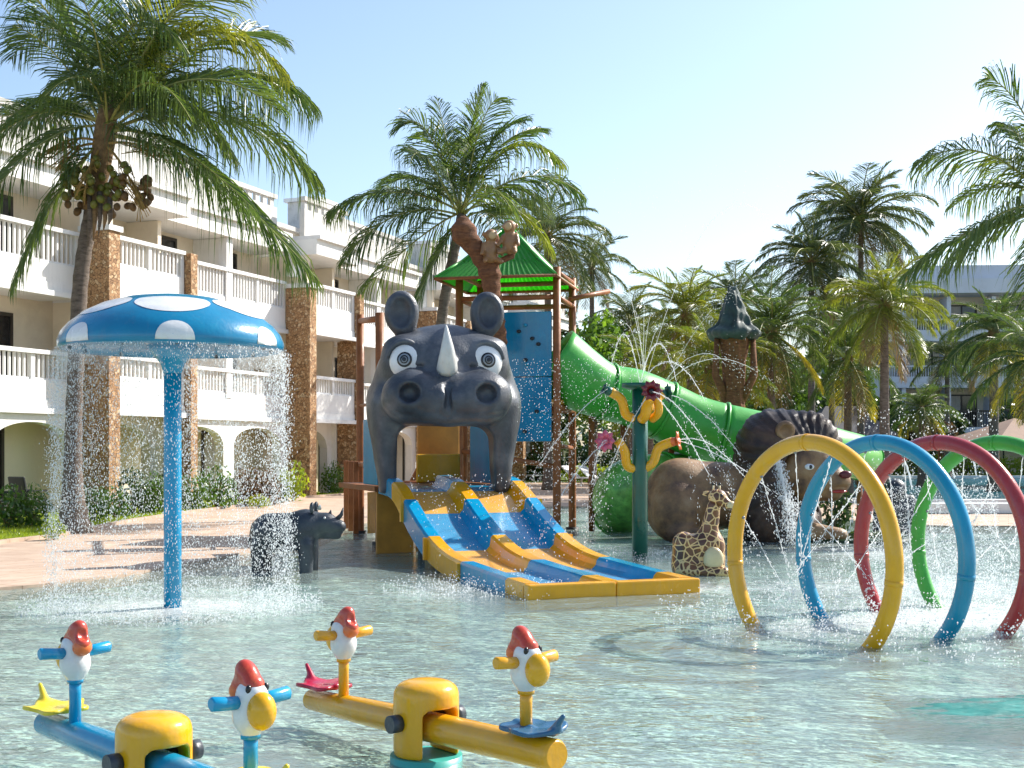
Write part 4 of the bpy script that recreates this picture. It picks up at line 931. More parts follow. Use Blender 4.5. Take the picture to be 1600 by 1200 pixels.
rh = empty('rhino_head_arch', (-.985, 18.92, 0), R(6), 'giant grey rhino head with open mouth arching over the top of the slide', 'rhino head')
def f_head(p):
    x, y, z = p[..., 0], p[..., 1], p[..., 2]; q = p.copy(); q[..., 0] = np.abs(x); ax_ = np.abs(x)
    d = ell(p, (0, .42, 2.68), (1.0, .85, .78))
    d = smin(d, ell(p, (0, .42, 2.22), (1.12, .74, 1.15)), .15)
    d = smin(d, ell(p, (0, -.22, 2.26), (.90, .64, .43)), .10)           # muzzle
    d = smin(d, ell(q, (.50, -.44, 2.34), (.44, .42, .39)), .13)         # nostril lobes
    d = smin(d, ell(q, (.60, .06, 2.86), (.34, .32, .33)), .14)          # eye bulges
    d = smin(d, ell(q, (.56, .08, 3.10), (.33, .30, .15)), .16)          # brow
    d = smin(d, cap(q, (.90, .08, 2.25), (.84, .14, 1.02), .19, .11), .22)  # cheeks
    d = smin(d, cap(q, (.90, .50, 2.3), (.84, .50, 1.02), .20, .14), .25)
    d = smin(d, cap(q, (.90, .28, 2.2), (.84, .30, 1.02), .20, .12), .15)
    d = smin(d, cap(p, (0, -.35, 2.62), (0, -.45, 2.80), .24, .14), .12)     # horn mount
    op = smax(rbox(p, (0, 0, 1.10), (.71, 3, .84), .24), -ell(p, (0, -.3, 2.05), (.3, 1, .14)) , .06)
    d = smax(d, -op, .06)
    d = smax(d, -ell(q, (.55, -.83, 2.38), (.15, .18, .14)), .05)        # nostrils
    d = smax(d, -cap(p, (0, -.70, 2.70), (0, -.86, 2.0), .055), .05)   # centre crease
    d = smax(d, -cap(q, (.2, -.90, 2.03), (.85, -.62, 2.08), .025), .04)
    d = smax(d, -cap(q, (.35, -.34, 2.78), (.9, -.2, 2.70), .02), .04)
    d = smax(d, (.92 - z), .02)
    return d + .006 * np.sin(11 * x + 3 * z) * np.sin(9 * z + 4 * y)
sculpt('head', f_head, (-1.35, -1.15, .80), (1.35, 1.45, 3.6), .036, M_rhino, rh)
def f_ear(sg):
    def f(p):
        d = ell(p, (sg * .64, .25, 3.62), (.26, .14, .33)); d = smin(d, cap(p, (sg * .52, .35, 3.1), (sg * .60, .28, 3.45), .16, .15), .1)
        return smax(d, -ell(p, (sg * .66, .10, 3.62), (.17, .14, .24)), .04)
    return f
for sg in (-1, 1):
    sculpt('ear', f_ear(sg), (sg * .64 - .45, -.1, 2.95), (sg * .64 + .45, .6, 4.05), .03, M_rhino, rh)
    e = MB().ball((0, 0, 0), (.235, .13, .265), 24).build('eye', M_eye, rh, loc=(sg * .60, -.20, 2.87)); e.rotation_euler = (R(-6), 0, R(14 * sg))
    for nm, r1, r2, m, dy in (('iris_ring', .112, .085, M_rock, -.125), ('iris', .085, .0, M_metal, -.130), ('inner_ring', .062, .045, M_rock, -.137), ('pupil', .03, 0, M_rock, -.142)):
        k = MB(); n_ = 28; xo = -sg * .02
        V = [(xo + r1 * math.cos(2 * math.pi * j / n_), dy + .014 * (r1 / .11) ** 2, r1 * math.sin(2 * math.pi * j / n_)) for j in range(n_)] + [(xo + r1 * math.cos(2 * math.pi * j / n_), dy - .012 + .014 * (r1 / .11) ** 2, r1 * math.sin(2 * math.pi * j / n_)) for j in range(n_)] + [(xo + r2 * math.cos(2 * math.pi * j / n_), dy - .012 + .010 * (r2 / .11) ** 2, r2 * math.sin(2 * math.pi * j / n_)) for j in range(n_)]
        k.add(V, [(j, (j + 1) % n_, n_ + (j + 1) % n_, n_ + j) for j in range(n_)] + [(n_ + j, n_ + (j + 1) % n_, 2 * n_ + (j + 1) % n_, 2 * n_ + j) for j in range(n_)])
        k.build(nm, m, e)
for sg in (-1, 1):
    lid = [(sg * .60 + .245 * math.cos(t_), -.235 + .05 * abs(math.cos(t_)), 2.885 + .265 * math.sin(t_)) for t_ in [math.pi * (.02 + .96 * i / 16) for i in range(17)]]
    MB().tube(lid, [.018 + .030 * math.sin(math.pi * i / 16) for i in range(17)], 10).build('eyelid', M_rhino, rh)
hp = bez((0, -.48, 2.72), (0, -.72, 3.0), (-.02, -.60, 3.36), 12)
MB().tube(hp, [.145 * (1 - (i / 12) ** 1.3) + .012 for i in range(13)], 20).build('horn', M_horn, rh)

# ---- tower
tw = empty('play_tower', (-.2, 23.6, 0), 0, 'brown timber look play tower with green corrugated roof and blue climbing panel', 'play tower')
def T(v): return Vector(v) - Vector((-.2, 23.6, 0))
TY = math.atan2(-.225, .974); ux = Vector((.974, -.225, 0)); uy = Vector((.225, .974, 0)); FR_ = Vector((.83, 23.7, 0)); 
posts = {'FR': FR_, 'FL': FR_ - ux * 1.87, 'BR': FR_ + uy * 1.6, 'BL': FR_ - ux * 1.87 + uy * 1.6}
postmb = lambda z1, r=.075: MB().tube([(0, 0, -.13), (0, 0, 0), (0, 0, z1 / 2), (0, 0, z1)], [r, r, r * .97, r], 14)
for k, v in posts.items(): postmb(4.95).build('post', M_brown, tw, loc=T(v))
LF, LB = Vector((-2.2, 21.3, 0)), Vector((-2.87, 24.2, 0))
for v, h in ((LF, 3.85), (LB, 4.12), (Vector((-1.25, 22.6, 0)), 1.9), (Vector((-.45, 22.0, 0)), 1.9)): postmb(h).build('post', M_brown, tw, loc=T(v))
for k, v in enumerate(list(posts.values()) + [LF, LB]): MB().tube([(0, 0, -.129), (0, 0, .04)], .13, 14).build('post_foot', M_darkrub, tw, loc=T(v))
def beam(a, b, r=.055, m=M_brown, nm='beam'): return MB().tube([T(a), T(b)], r, 10).build(nm, m, tw)
Z = lambda v, z: Vector((v.x, v.y, z))
beam(Z(LF, 3.75), Z(LB, 4.0)); beam(Z(LF, 1.25), Z(LB, 1.3)); beam(Z(LF, 2.35), Z(LB, 2.4), .03); beam(Z(LF, 1.0), Z(LF, 1.0) + ux * 1.2, .06)
for a, b in (('FL', 'FR'), ('FR', 'BR'), ('BR', 'BL'), ('BL', 'FL')):
    for z, r in ((4.86, .05), (4.40, .05), (2.35, .07)):
      if not (a == 'FL' and z < 3): beam(Z(posts[a], z), Z(posts[b], z), r)
beam(Z(posts['FR'], 1.25), Z(posts['FL'], 1.55), .05); beam(Z(posts['FR'], 1.65), Z(posts['BR'], 1.6), .04)
beam(Z(posts['BR'], 4.5) - uy * .3, Z(posts['BR'], 4.62) + Vector((.75, .4, .12)), .05)
# decks
o = MB().box((-.05, -.05, 2.42), (1.92, 1.65, 2.50)).build('deck', M_deck, tw, loc=T(posts['FL'])); o.rotation_euler = (0, 0, TY)
o = MB().box((-.08, .80, .94), (2.1, 3.2, 1.02)).build('deck', M_brown, tw, loc=T(ST)); o.rotation_euler = (0, 0, SR)
o = MB().box((-.03, .85, -.05), (.55, .92, .93)).build('skirt_panel', M_deck, tw, loc=T(ST), bevel=.01); o.rotation_euler = (0, 0, SR)
o = MB().box((.6, .86, .0), (2.0, .92, .93)).build('skirt_panel', M_deck, tw, loc=T(ST), bevel=.01); o.rotation_euler = (0, 0, SR)
o = MB().box((1.25, 3.0, 1.03), (2.0, 3.08, 2.3)).build('guard_panel', M_deck, tw, loc=T(ST), bevel=.02); o.rotation_euler = (0, 0, SR)
o = MB().box((1.0, 2.2, 1.03), (1.75, 2.28, 1.5)).build('guard_panel', M_yel, tw, loc=T(ST), bevel=.02); o.rotation_euler = (0, 0, SR)
for y0, y1, x, zt in ((.9, 2.4, 1.98, 2.3), (.9, 1.75, -.02, 2.05)):
    o = MB().box((x, y0, 1.03), (x + .05, y1, zt)).build('side_panel', M_cyan, tw, loc=T(ST), bevel=.015); o.rotation_euler = (0, 0, SR)
# climbing panel with holds
cp = MB().box((.50, -.06, 1.72), (1.78, .0, 2.915)).build('climbing_panel', M_blue, tw, loc=T(posts['FL']), bevel=.015); cp.rotation_euler = (0, 0, TY)
cp2 = MB().box((.50, -.06, 2.925), (1.78, .0, 4.13)).build('climbing_panel', M_blue, tw, loc=T(posts['FL']), bevel=.015); cp2.rotation_euler = (0, 0, TY)
hr = random.Random(3)
for c_, z0_, z1_ in ((cp, 1.85, 2.75), (cp2, 3.1, 4.0)):
    for k in range(7):
        MB().ball((hr.uniform(.6, 1.68), -.075, hr.uniform(z0_, z1_)), (.045, .035, .035), 8).build('climbing_hold', M_cyan if k % 2 else M_darkrub, c_)
# fence boards at the left
for k, (px, py) in enumerate(((541, 826), (548, 830), (556, 834))):
    v = G(px, py); o = MB().box((-.05, -.02, 0), (.05, .02, 1.35)).build('fence_board', M_brown, tw, loc=T(v), bevel=.008); o.rotation_euler = (0, 0, .6)
o = MB().box((0, 0, 0), (.04, 1.7, .75)).build('ochre_panel', M_deck, tw, loc=T(G(574, 838) + Vector((0, 0, .05)))); o.rotation_euler = (0, 0, -.5)
# braces seen through the mouth
for a, b in (((-1.9, 24.3, .95), (-1.1, 24.2, 2.5)), ((-1.6, 24.6, .95), (-1.45, 24.6, 2.6)), ((-.9, 24.4, .95), (-.9, 24.4, 2.9))): beam(Vector(a), Vector(b), .055)
# roof: pyramid with a steeper upper part, ribbed sheets
RCN = (posts['FR'] + posts['BL']) / 2 + Vector((-.16, 0, 0)); rf = empty('roof', T(RCN), TY); rf.parent = tw
hz = [(1.14, 4.76), (.74, 5.10), (.06, 5.82)]
def ribbed(a0, a1, b0, b1, n_, name, m):
    """sheet between the lower edge a0-a1 and upper edge b0-b1, pressed into ribs"""
    a0, a1, b0, b1 = map(Vector, (a0, a1, b0, b1)); nn = (a1 - a0).cross(b0 - a0).normalized(); V = []; Fc = []
    for i in range(n_ + 1):
        t = i / n_; h = nn * (.022 if (i // 1) % 2 else 0); V += [a0.lerp(a1, t) + h, b0.lerp(b1, t) + h]
    Fc = [(2 * i, 2 * i + 2, 2 * i + 3, 2 * i + 1) for i in range(n_)]
    o = MB().add(V, Fc).build(name, m, rf); s = o.modifiers.new('thick', 'SOLIDIFY'); s.thickness = .012; return o
m = leaf_mat('green roof sheet', (.06, .28, .06), (.10, .36, .09), .5, (2.2, 2.6, .4), .35)
for k in range(4):
    ca, sa = math.cos(k * math.pi / 2), math.sin(k * math.pi / 2)
    def W(x, y, z): return (x * ca - y * sa, x * sa + y * ca, z)
    for (h0_, z0_), (h1_, z1_) in zip(hz, hz[1:]):
        ribbed(W(-h0_, -h0_, z0_), W(h0_, -h0_, z0_), W(-h1_, -h1_, z1_), W(h1_, -h1_, z1_), 44 if h0_ > 1 else 28, 'roof_sheet', m)
    for (h0_, z0_), (h1_, z1_) in zip(hz, hz[1:]): MB().tube([W(-h0_, -h0_, z0_ + .02), W(-h1_, -h1_, z1_ + .02)], .028, 8).build('roof_hip', M_green, rf)
    MB().tube([W(-1.14, -1.14, 4.75), W(1.14, -1.14, 4.75)], .03, 8).build('eave_trim', M_brown, rf)
MB().ball((0, 0, 5.93), .08, 10).build('finial', M_green, rf)
# sculpted tree trunk and two monkeys on the tower
def f_trunk(p):
    d = cap(p, (.15, 0, 0), (.05, 0, 1.2), .20, .15); d = smin(d, cap(p, (.05, 0, 1.2), (-.40, -.05, 1.95), .14, .18), .15)
    d = smin(d, cap(p, (.05, 0, 1.2), (.10, 0, 1.9), .14, .10), .1); d = smin(d, ell(p, (-.45, -.05, 1.98), (.20, .18, .26)), .12)
    return d + .022 * np.sin(24 * np.arctan2(p[..., 1], p[..., 0]) + 5 * p[..., 2]) * .6 + .012 * np.sin(p[..., 2] * 30)
sculpt('sculpted_trunk', f_trunk, (-.9, -.45, -.1), (.6, .45, 2.5), .035, M_barkred, tw).location = T(Vector((-.44, 23.25, 3.55)) )
M_monkey = mat('monkey paint', (.30, .15, .055), .5, .25, 6, coat=.3, bump=.4, bscale=25, dirt=(.12, .05, .02))
M_monkey2 = mat('monkey face paint', (.50, .34, .16), .5, .15, 6, coat=.3)
def f_monkey(p):
    d = ell(p, (0, 0, .22), (.14, .13, .22)); d = smin(d, ell(p, (0, -.04, .50), (.115, .11, .12)), .04)
    q = p.copy(); q[..., 0] = np.abs(p[..., 0]); d = smin(d, ell(q, (.12, 0, .52), (.04, .02, .05)), .02)
    d = smin(d, cap(q, (.12, 0, .34), (.19, -.12, .16), .045, .035), .03); d = smin(d, cap(q, (.09, -.05, .08), (.15, -.20, .02), .06, .04), .03)
    return smin(d, cap(p, (0, .1, .1), (.05, .25, .45), .03, .02), .03)
for (px, py, rz) in ((766, 412, .3), (797, 398, -.3)):
    mk = sculpt('monkey_figure', f_monkey, (-.28, -.3, -.06), (.28, .32, .68), .022, M_monkey, tw); mk.location = T(P(px, py, 23.1)); mk.rotation_euler = (0, 0, rz)
    MB().ball((0, -.135, .49), (.07, .03, .075), 12).build('face', M_monkey2, mk)
MB().tube([T(P(766, 415, 23.15)), T(P(800, 400, 23.2)), T(P(806, 380, 23.3))], [.05, .06, .03], 8).build('sculpted_branch', M_barkred, tw)

# ---- green flume
M_lime = mat('lime gelcoat', (.14, .42, .07), .35, .35, 7, dirt=(.03, .2, .03), dirt_amt=.8, coat=.2, bump=.1)
fl = empty('tube_slide', (6, 25, 0), 0, 'long green enclosed tube slide dropping right from the tower and looping behind the lion', 'slide')
FO = Vector((6, 25, 0))
path = [(862, 560, 24.3, .58), (905, 592, 24.4, .54), (945, 611, 24.6, .48), (990, 622, 24.8, .50), (1035, 641, 25, .51), (1080, 664, 25, .53), (1128, 677, 25, .52), (1200, 690, 25, .49), (1262, 698, 25.2, .44), (1312, 708, 25.8, .42), (1345, 715, 27.2, .40), (1320, 716, 29.2, .38), (1235, 716, 30, .36), (1150, 724, 28, .32), (1092, 729, 26, .30), (1038, 737, 25, .32), (996, 752, 24.4, .44), (974, 772, 24.3, .50), (968, 800, 24.9, .46)]
cen = spline([P(a, b, c) - FO for a, b, c, _ in path], 6); rad = spline([(r, 0, 0) for *_, r in path], 6); rad = [v.x * 1.13 for v in rad]
def flume_cut(i0, i1):
    a, b = i0 * 6, i1 * 6; o = MB().tube(cen[a:b + 1], rad[a:b + 1], 28, cap=False).build('tube_section', M_green if i0 < 15 else M_lime, fl); s = o.modifiers.new('thick', 'SOLIDIFY'); s.thickness = .02; s.offset = -1; return o
for a, b in ((0, 2), (2, 4), (4, 6), (6, 8), (8, 10), (10, 12), (12, 14), (14, 15), (15, 18)): flume_cut(a, b)
for i in (2, 4, 6, 8, 10, 12, 14, 15):
    c, t = cen[i * 6], (cen[i * 6 + 1] - cen[i * 6 - 1]).normalized(); MB().tube([c - t * .025, c + t * .025], rad[i * 6] + .035, 28, cap=False).build('joint_flange', M_green, fl).modifiers.new('thick', 'SOLIDIFY').thickness = .04
c, t = cen[-1], (cen[-1] - cen[-2]).normalized(); MB().tube([c - t * .05, c + t * .03], rad[-1] + .03, 28, cap=False).build('exit_rim', M_green, fl).modifiers.new('thick', 'SOLIDIFY').thickness = .05
for i in (9, 16, 26, 36, 60, 72):
    if i < len(cen): c = cen[i]; MB().tube([Vector((c.x, c.y + .1, .0)), Vector((c.x, c.y + .1, c.z - rad[i] + .03))], .06, 10).build('support_post', M_brown, fl)
# ---- lion
M_lion = rhino_mat('lion hide', (.27, .145, .06), (.40, .26, .14), (.09, .045, .025))
M_mane = rhino_mat('lion mane', (.042, .020, .011), (.11, .052, .024), (.014, .008, .006))
for q_ in (M_mane, M_lion): q_.node_tree.nodes['Principled BSDF'].inputs['Coat Weight'].default_value = .08; q_.node_tree.nodes['Principled BSDF'].inputs['Roughness'].default_value = .55
LO = Vector(((1170 - 800) * 22.5 / F, 22.5, 0)); ln = empty('lion_statue', LO, 0, 'big reclining lion statue with dark brown mane, behind the giraffe and yellow hoop', 'lion statue')
def f_lion(p):
    x, y, z = p[..., 0], p[..., 1], p[..., 2]
    d = ell(p, (-1.28, .15, .66), (.55, .60, .72)); d = smin(d, cap(p, (-1.0, .15, .80), (.2, .15, .72), .58, .60), .25)
    d = smin(d, ell(p, (-1.30, -.32, .48), (.46, .34, .54)), .10); d = smin(d, cap(p, (-1.35, -.55, .14), (-.75, -.72, .12), .15, .13), .08)
    d = smin(d, cap(p, (.2, -.45, .30), (1.25, -.75, .12), .20, .15), .12); d = smin(d, ell(p, (1.35, -.78, .12), (.20, .15, .13)), .05)
    d = smin(d, cap(p, (.3, .1, .95), (.75, -.1, 1.2), .5, .42), .2)
    # face
    d = smin(d, ell(p, (.98, -.42, 1.20), (.52, .42, .54)), .1); d = smin(d, ell(p, (1.38, -.55, 1.02), (.27, .24, .22)), .10); d = smin(d, ell(p, (1.30, -.52, .80), (.20, .18, .12)), .06)
    d = smin(d, cap(p, (.88, -.66, 1.52), (1.30, -.55, 1.60), .07, .06), .07)
    d = smax(d, -cap(p, (1.15, -.85, .92), (1.68, -.62, .93), .03), .03); d = smax(d, -.14 - z + 0 * x, .01)
    d = smax(d, -cap(p, (-.92, -.66, .1), (-.84, -.50, .95), .055), .10); d = smax(d, -cap(p, (-.84, -.50, .95), (-1.2, -.50, 1.12), .04), .10)
    return d
sculpt('body', f_lion, (-2.0, -1.1, -.15), (1.8, .95, 1.9), .042, M_lion, ln)
def f_mane(p):
    x, y, z = p[..., 0], p[..., 1], p[..., 2]
    d = cap(p, (.45, .0, 1.55), (.50, -.12, .30), .72, .70); d = smin(d, ell(p, (.85, .12, 1.55), (.75, .55, .72)), .15)
    d = smin(d, cap(p, (1.10, .0, 2.0), (1.55, .05, 1.5), .22, .2), .2)
    d = smax(d, -ell(p, (1.18, -.72, 1.08), (.76, .66, .70)), .10)
    a = np.arctan2(p[..., 2] - 1.3, p[..., 0] - 1.0); d = d + .016 * np.sin(30 * a + 3 * np.sin(4 * p[..., 1]) + 2.5 * np.sin(3 * (p[..., 0] + p[..., 2]))) + .008 * np.sin(70 * a + 8 * p[..., 1]) + .02 * np.sin(5 * a + 4 * p[..., 1])
    return smax(d, -.14 - z, .01)
sculpt('mane', f_mane, (-.5, -1.1, -.15), (2.0, .95, 2.45), .034, M_mane, ln)
def f_lear(p): return smax(ell(p, (0, 0, 0), (.17, .10, .17)), -ell(p, (0, -.09, -.01), (.11, .09, .11)), .03)
for x, z in ((.50, 1.90),): sculpt('ear', f_lear, (-.25, -.2, -.25), (.25, .2, .25), .022, M_lion, ln).location = (x, -.66, z)
for x, y, z in ((.88, -.812, 1.28), (1.27, -.745, 1.36)):
    e = MB().ball((x, y, z), (.085, .05, .055), 14).build('eye', M_eye, ln); MB().ball((x + .01, y - .04, z), (.032, .02, .036), 10).build('pupil', M_rock, e)
MB().ball((1.50, -.77, 1.15), (.11, .06, .07), 14).build('nose', mat('nose red', (.12, .015, .02), .3, .1, 5), ln)
MB().ball((1.40, -.66, .86), (.16, .12, .035), 12).build('tongue', M_red, ln)
# moss mat by the lion
mm_ = leaf_cloud('foliage', [((0, 0, .02), (.9, .5, .10))], 1500, .06, M_leafd, 90); mm_.name = 'mat_foliage'; mo = empty('ground_cover_mat', (5.95, 22.3, .02), 0, 'flat dark green mat at the foot of the lion behind the blue hoop', 'mat'); mm_.parent = mo
MB().lathe([(0, -.15), (.95, -.15), (.98, 0), (.9, .04), (0, .04)], 28).build('base', M_leafd, mo)

# ---- giraffe
def giraffe_mat():
    m, t, b = new_mat('giraffe hide'); N = t.nodes; L = t.links; tc = N.new('ShaderNodeTexCoord')
    v = N.new('ShaderNodeTexVoronoi'); v.feature = 'DISTANCE_TO_EDGE'; v.inputs['Scale'].default_value = 11; L.new(tc.outputs['Object'], v.inputs['Vector'])
    c = N.new('ShaderNodeTexVoronoi'); c.inputs['Scale'].default_value = 11; L.new(tc.outputs['Object'], c.inputs['Vector'])
    mr = N.new('ShaderNodeMapRange'); mr.inputs[1].default_value = .06; mr.inputs[2].default_value = .09; L.new(v.outputs[0], mr.inputs[0])
    br = N.new('ShaderNodeMixRGB'); sp = N.new('ShaderNodeSeparateColor'); L.new(c.outputs['Color'], sp.inputs[0]); L.new(sp.outputs[0], br.inputs[0]); br.inputs[1].default_value = (.07, .022, .008, 1); br.inputs[2].default_value = (.20, .075, .02, 1)
    mx = N.new('ShaderNodeMixRGB'); L.new(mr.outputs[0], mx.inputs[0]); mx.inputs[1].default_value = (.72, .48, .20, 1); L.new(br.outputs[0], mx.inputs[2]); L.new(mx.outputs[0], b.inputs['Base Color']); b.inputs['Roughness'].default_value = .4; b.inputs['Coat Weight'].default_value = .3; return m
M_gir = giraffe_mat(); M_cream = mat('cream belly paint', (.66, .54, .30), .45, .12, 5, coat=.3, dirt=(.45, .33, .16))
gi = empty('giraffe_statue', (2.41, 16.3, 0), R(-8), 'small sitting giraffe statue with brown patches, left of the yellow hoop', 'giraffe statue')
def f_gir(p):
    d = rbox(p, (-.02, .05, .20), (.32, .22, .30), .13); d = smin(d, cap(p, (.06, 0, .35), (.16, -.02, .86), .135, .085), .12)
    d = smin(d, cap(p, (-.25, -.18, .05), (.28, -.22, .03), .09, .08), .06); d = smin(d, cap(p, (-.22, -.05, .1), (-.22, -.1, .4), .16, .14), .05)
    return d
sculpt('body', f_gir, (-.5, -.4, -.14), (.5, .4, 1.05), .02, M_gir, gi)
def f_gh(p):
    d = ell(p, (.20, -.04, .98), (.115, .09, .10)); return smin(d, cap(p, (.24, -.05, .95), (.36, -.09, .87), .075, .055), .05)
sculpt('head', f_gh, (0, -.25, .75), (.5, .15, 1.15), .015, M_gir, gi)
MB().ball((.365, -.095, .88), (.07, .06, .055), 12).build('muzzle', M_cream, gi)
MB().ball((.15, -.20, .20), (.13, .06, .16), 14).build('belly_patch', M_cream, gi)
for dx in (-.03, .05): MB().tube([(.18 + dx, -.02, 1.03), (.18 + dx, -.02, 1.13)], .013, 7).build('horn', M_cream, gi); MB().ball((.18 + dx, -.02, 1.14), .02, 8).build('horn_tip', M_rock, gi)
for dx, s in ((-.02, -1), (.24, 1)): MB().ball((.08 + (0 if s < 0 else .2), .0, 1.02), (.075, .025, .035), 10).build('ear', M_gir, gi)
MB().ball((.25, -.125, 1.0), .02, 8).build('eye', M_rock, gi)

# ---- small rhino statue
sr = empty('rhino_statue', (-2.86, 16.6, 0), R(-4), 'small dark blue grey rhino statue standing in the water right of the mushroom', 'rhino statue')
def f_sr(p):
    x, y, z = p[..., 0], p[..., 1], p[..., 2]; q = p.copy(); q[..., 1] = np.abs(y)
    d = cap(p, (-.28, 0, .50), (.12, 0, .52), .255, .245); d = smin(d, ell(p, (.18, 0, .62), (.2, .19, .18)), .08)
    for lx in (-.40, .22): d = smin(d, cap(q, (lx, .14, .35), (lx + .01, .15, -.12), .105, .080), .06)
    d = smin(d, cap(p, (.22, 0, .60), (.46, 0, .63), .17, .13), .08); d = smin(d, cap(p, (.44, 0, .62), (.62, 0, .58), .125, .095), .05)
    d = smin(d, cap(p, (.34, 0, .50), (.60, 0, .47), .07, .055), .02)
    d = smax(d, -cap(q, (.42, .2, .52), (.72, .0, .525), .012), .02)
    d = smin(d, cap(p, (-.50, 0, .60), (-.56, 0, .35), .03, .02), .03)
    return smax(d, -.13 - z, .01)
sculpt('body', f_sr, (-.75, -.42, -.15), (.8, .42, .95), .02, M_rhino2, sr)
for s in (-1, 1):
    sculpt('ear', lambda p: smax(ell(p, (0, 0, 0), (.035, .05, .075)), -ell(p, (.03, 0, 0), (.03, .03, .05)), .01), (-.08, -.1, -.1), (.08, .1, .1), .012, M_rhino2, sr).location = (.30, .12 * s, .83)
    MB().ball((.46, .115 * s, .70), .018, 8).build('eye', M_horn, sr)
MB().tube([(.60, 0, .68), (.655, 0, .74), (.68, 0, .83)], [.035, .025, .006], 10).build('horn', M_rhino2, sr)
MB().tube([(.50, 0, .73), (.52, 0, .80)], [.03, .006], 10).build('horn', M_rhino2, sr)
MB().tube([(.38, -.06, .82), (.40, -.1, .865)], [.03, .01], 8).build('brow_knob', M_horn, sr)

# ---- dark animal statue behind hoops
gr = empty('gorilla_statue', (7.15, 23.9, 0), R(-10), 'dark blue grey squatting animal statue seen through the hoops', 'animal statue')
def f_go(p):
    q = p.copy(); q[..., 0] = np.abs(p[..., 0]); d = ell(p, (0, .05, .38), (.32, .30, .40)); d = smin(d, ell(p, (0, -.08, .82), (.20, .20, .21)), .08)
    d = smin(d, cap(q, (.27, 0, .62), (.36, -.25, .10), .11, .08), .07); d = smin(d, cap(q, (.18, -.1, .12), (.26, -.34, .04), .12, .08), .05); d = smin(d, ell(p, (0, -.25, .76), (.11, .08, .08)), .04)
    return smax(d, -.13 - p[..., 2], .01)
sculpt('body', f_go, (-.55, -.5, -.15), (.55, .45, 1.1), .028, M_rhino2, gr)
for s in (-1, 1): MB().ball((.07 * s, -.265, .86), .02, 8).build('eye', M_horn, gr)

# ---- tree sculpture with dark pointed canopy
M_canopy = rhino_mat('sculpted canopy', (.035, .065, .06), (.09, .12, .11), (.02, .035, .035)); M_canopy.node_tree.nodes['Principled BSDF'].inputs['Coat Weight'].default_value = .05; M_canopy.node_tree.nodes['Principled BSDF'].inputs['Roughness'].default_value = .7
ts = empty('tree_sculpture', P(1147, 700, 30) - Vector((0, 0, 1.6)), 0, 'tall sculpted tree with a pointed grey green canopy on a brown trunk, behind the flume', 'sculpture')
def f_can(p):
    x, y, z = p[..., 0], p[..., 1], p[..., 2]; a = np.arctan2(y, x)
    d = cap(p, (0, 0, 4.6), (-.04, 0, 5.30), .36, .11); d = smin(d, ell(p, (0, 0, 4.28), (.62, .6, .22)), .22)
    d = smax(d, -ell(p, (0, 0, 4.02), (.5, .5, .16)), .08)
    return d + .022 * np.sin(7 * a + 2 * z) + .018 * np.sin(13 * a - 4 * z) + .012 * np.sin(19 * z + 3 * a)
sculpt('canopy', f_can, (-.9, -.9, 3.9), (.9, .9, 5.65), .045, M_canopy, ts)
def f_tt(p):
    a = np.arctan2(p[..., 1], p[..., 0]); d = cap(p, (0, 0, 0), (0, 0, 3.4), .34, .20); d = smin(d, cap(p, (0, 0, 3.2), (.0, 0, 4.2), .18, .36), .2); return d + .03 * np.sin(9 * a + 3 * p[..., 2])
sculpt('trunk', f_tt, (-.7, -.7, -.1), (.7, .7, 4.5), .05, M_barkred, ts)
for s in (-1, 1): MB().tube([(.15 * s, 0, 2.7), (.45 * s, -.1, 3.3), (.42 * s, -.1, 4.15)], [.12, .09, .06], 8).build('limb', M_barkred, ts)

# ---- flower jet post
fp = empty('flower_jet_post', (1.90, 19.0, 0), 0, 'dark green spray post with curved yellow arms ending in flower nozzles', 'water sprayer')
MB().tube([(0, 0, -.13), (0, 0, .6), (0, 0, 1.2), (0, 0, 2.5)], .115, 20).build('pole', M_dgreen, fp)
MB().lathe([(0, 2.56), (.27, 2.56), (.27, 2.5), (.12, 2.46), (0, 2.46)], 20).build('top_plate', M_dgreen, fp)
def fx(px, py, y=0): return ((px - 1000) / 105.3, y, 1.6 - (py - 700) / 105.3)
def arm(pts, m=M_yel2, r=.07): return MB().tube(spline(pts, 6), r, 14).build('arm', m, fp)
arm([fx(996, 655), fx(978, 648, -.05), fx(970, 625, -.1), fx(952, 612, -.12)]); arm([fx(996, 733), fx(980, 728, -.05), fx(975, 705, -.1), fx(964, 688, -.12)])
arm([fx(1006, 733), fx(1020, 722, -.05), fx(1028, 700, -.1), fx(1050, 690, -.12)]); arm([fx(1002, 655, -.1), fx(1006, 648, -.22), fx(1008, 632, -.32), fx(1011, 622, -.42)], r=.08)
arm([fx(1018, 655, -.06), fx(1026, 645, -.20), fx(1024, 628, -.28), fx(1020, 618, -.34)], r=.065)
arm([fx(1006, 640, .1), fx(1022, 634, .25), fx(1030, 622, .4), fx(1040, 615, .45)])
def flower(c, d, m, r=.13, mc=M_yel, pet=7):
    c, d = Vector(c), Vector(d).normalized(); q = d.to_track_quat('Z', 'Y'); f = MB().lathe([(.04, -.10), (.07, -.03), (.06, .03), (0, .05)], 14).build('flower', mc, fp); f.location = c; f.rotation_euler = q.to_euler()
    for k in range(pet):
        a = 2 * math.pi * k / pet; V = []; n_ = 6
        for i in range(n_ + 1):
            t = i / n_; rr_ = .04 + r * t; wd = .055 * math.sin(math.pi * min(.97, t * .9 + .12)) ; zz = .02 + .09 * t - .05 * t * t
            for s in (-1, 1): V.append((rr_ * math.cos(a) - s * wd * math.sin(a), rr_ * math.sin(a) + s * wd * math.cos(a), zz))
        o = MB().add(V, [(2 * i, 2 * i + 1, 2 * i + 3, 2 * i + 2) for i in range(n_)], 0, True).build('petal', m, f); s = o.modifiers.new('thick', 'SOLIDIFY'); s.thickness = .012
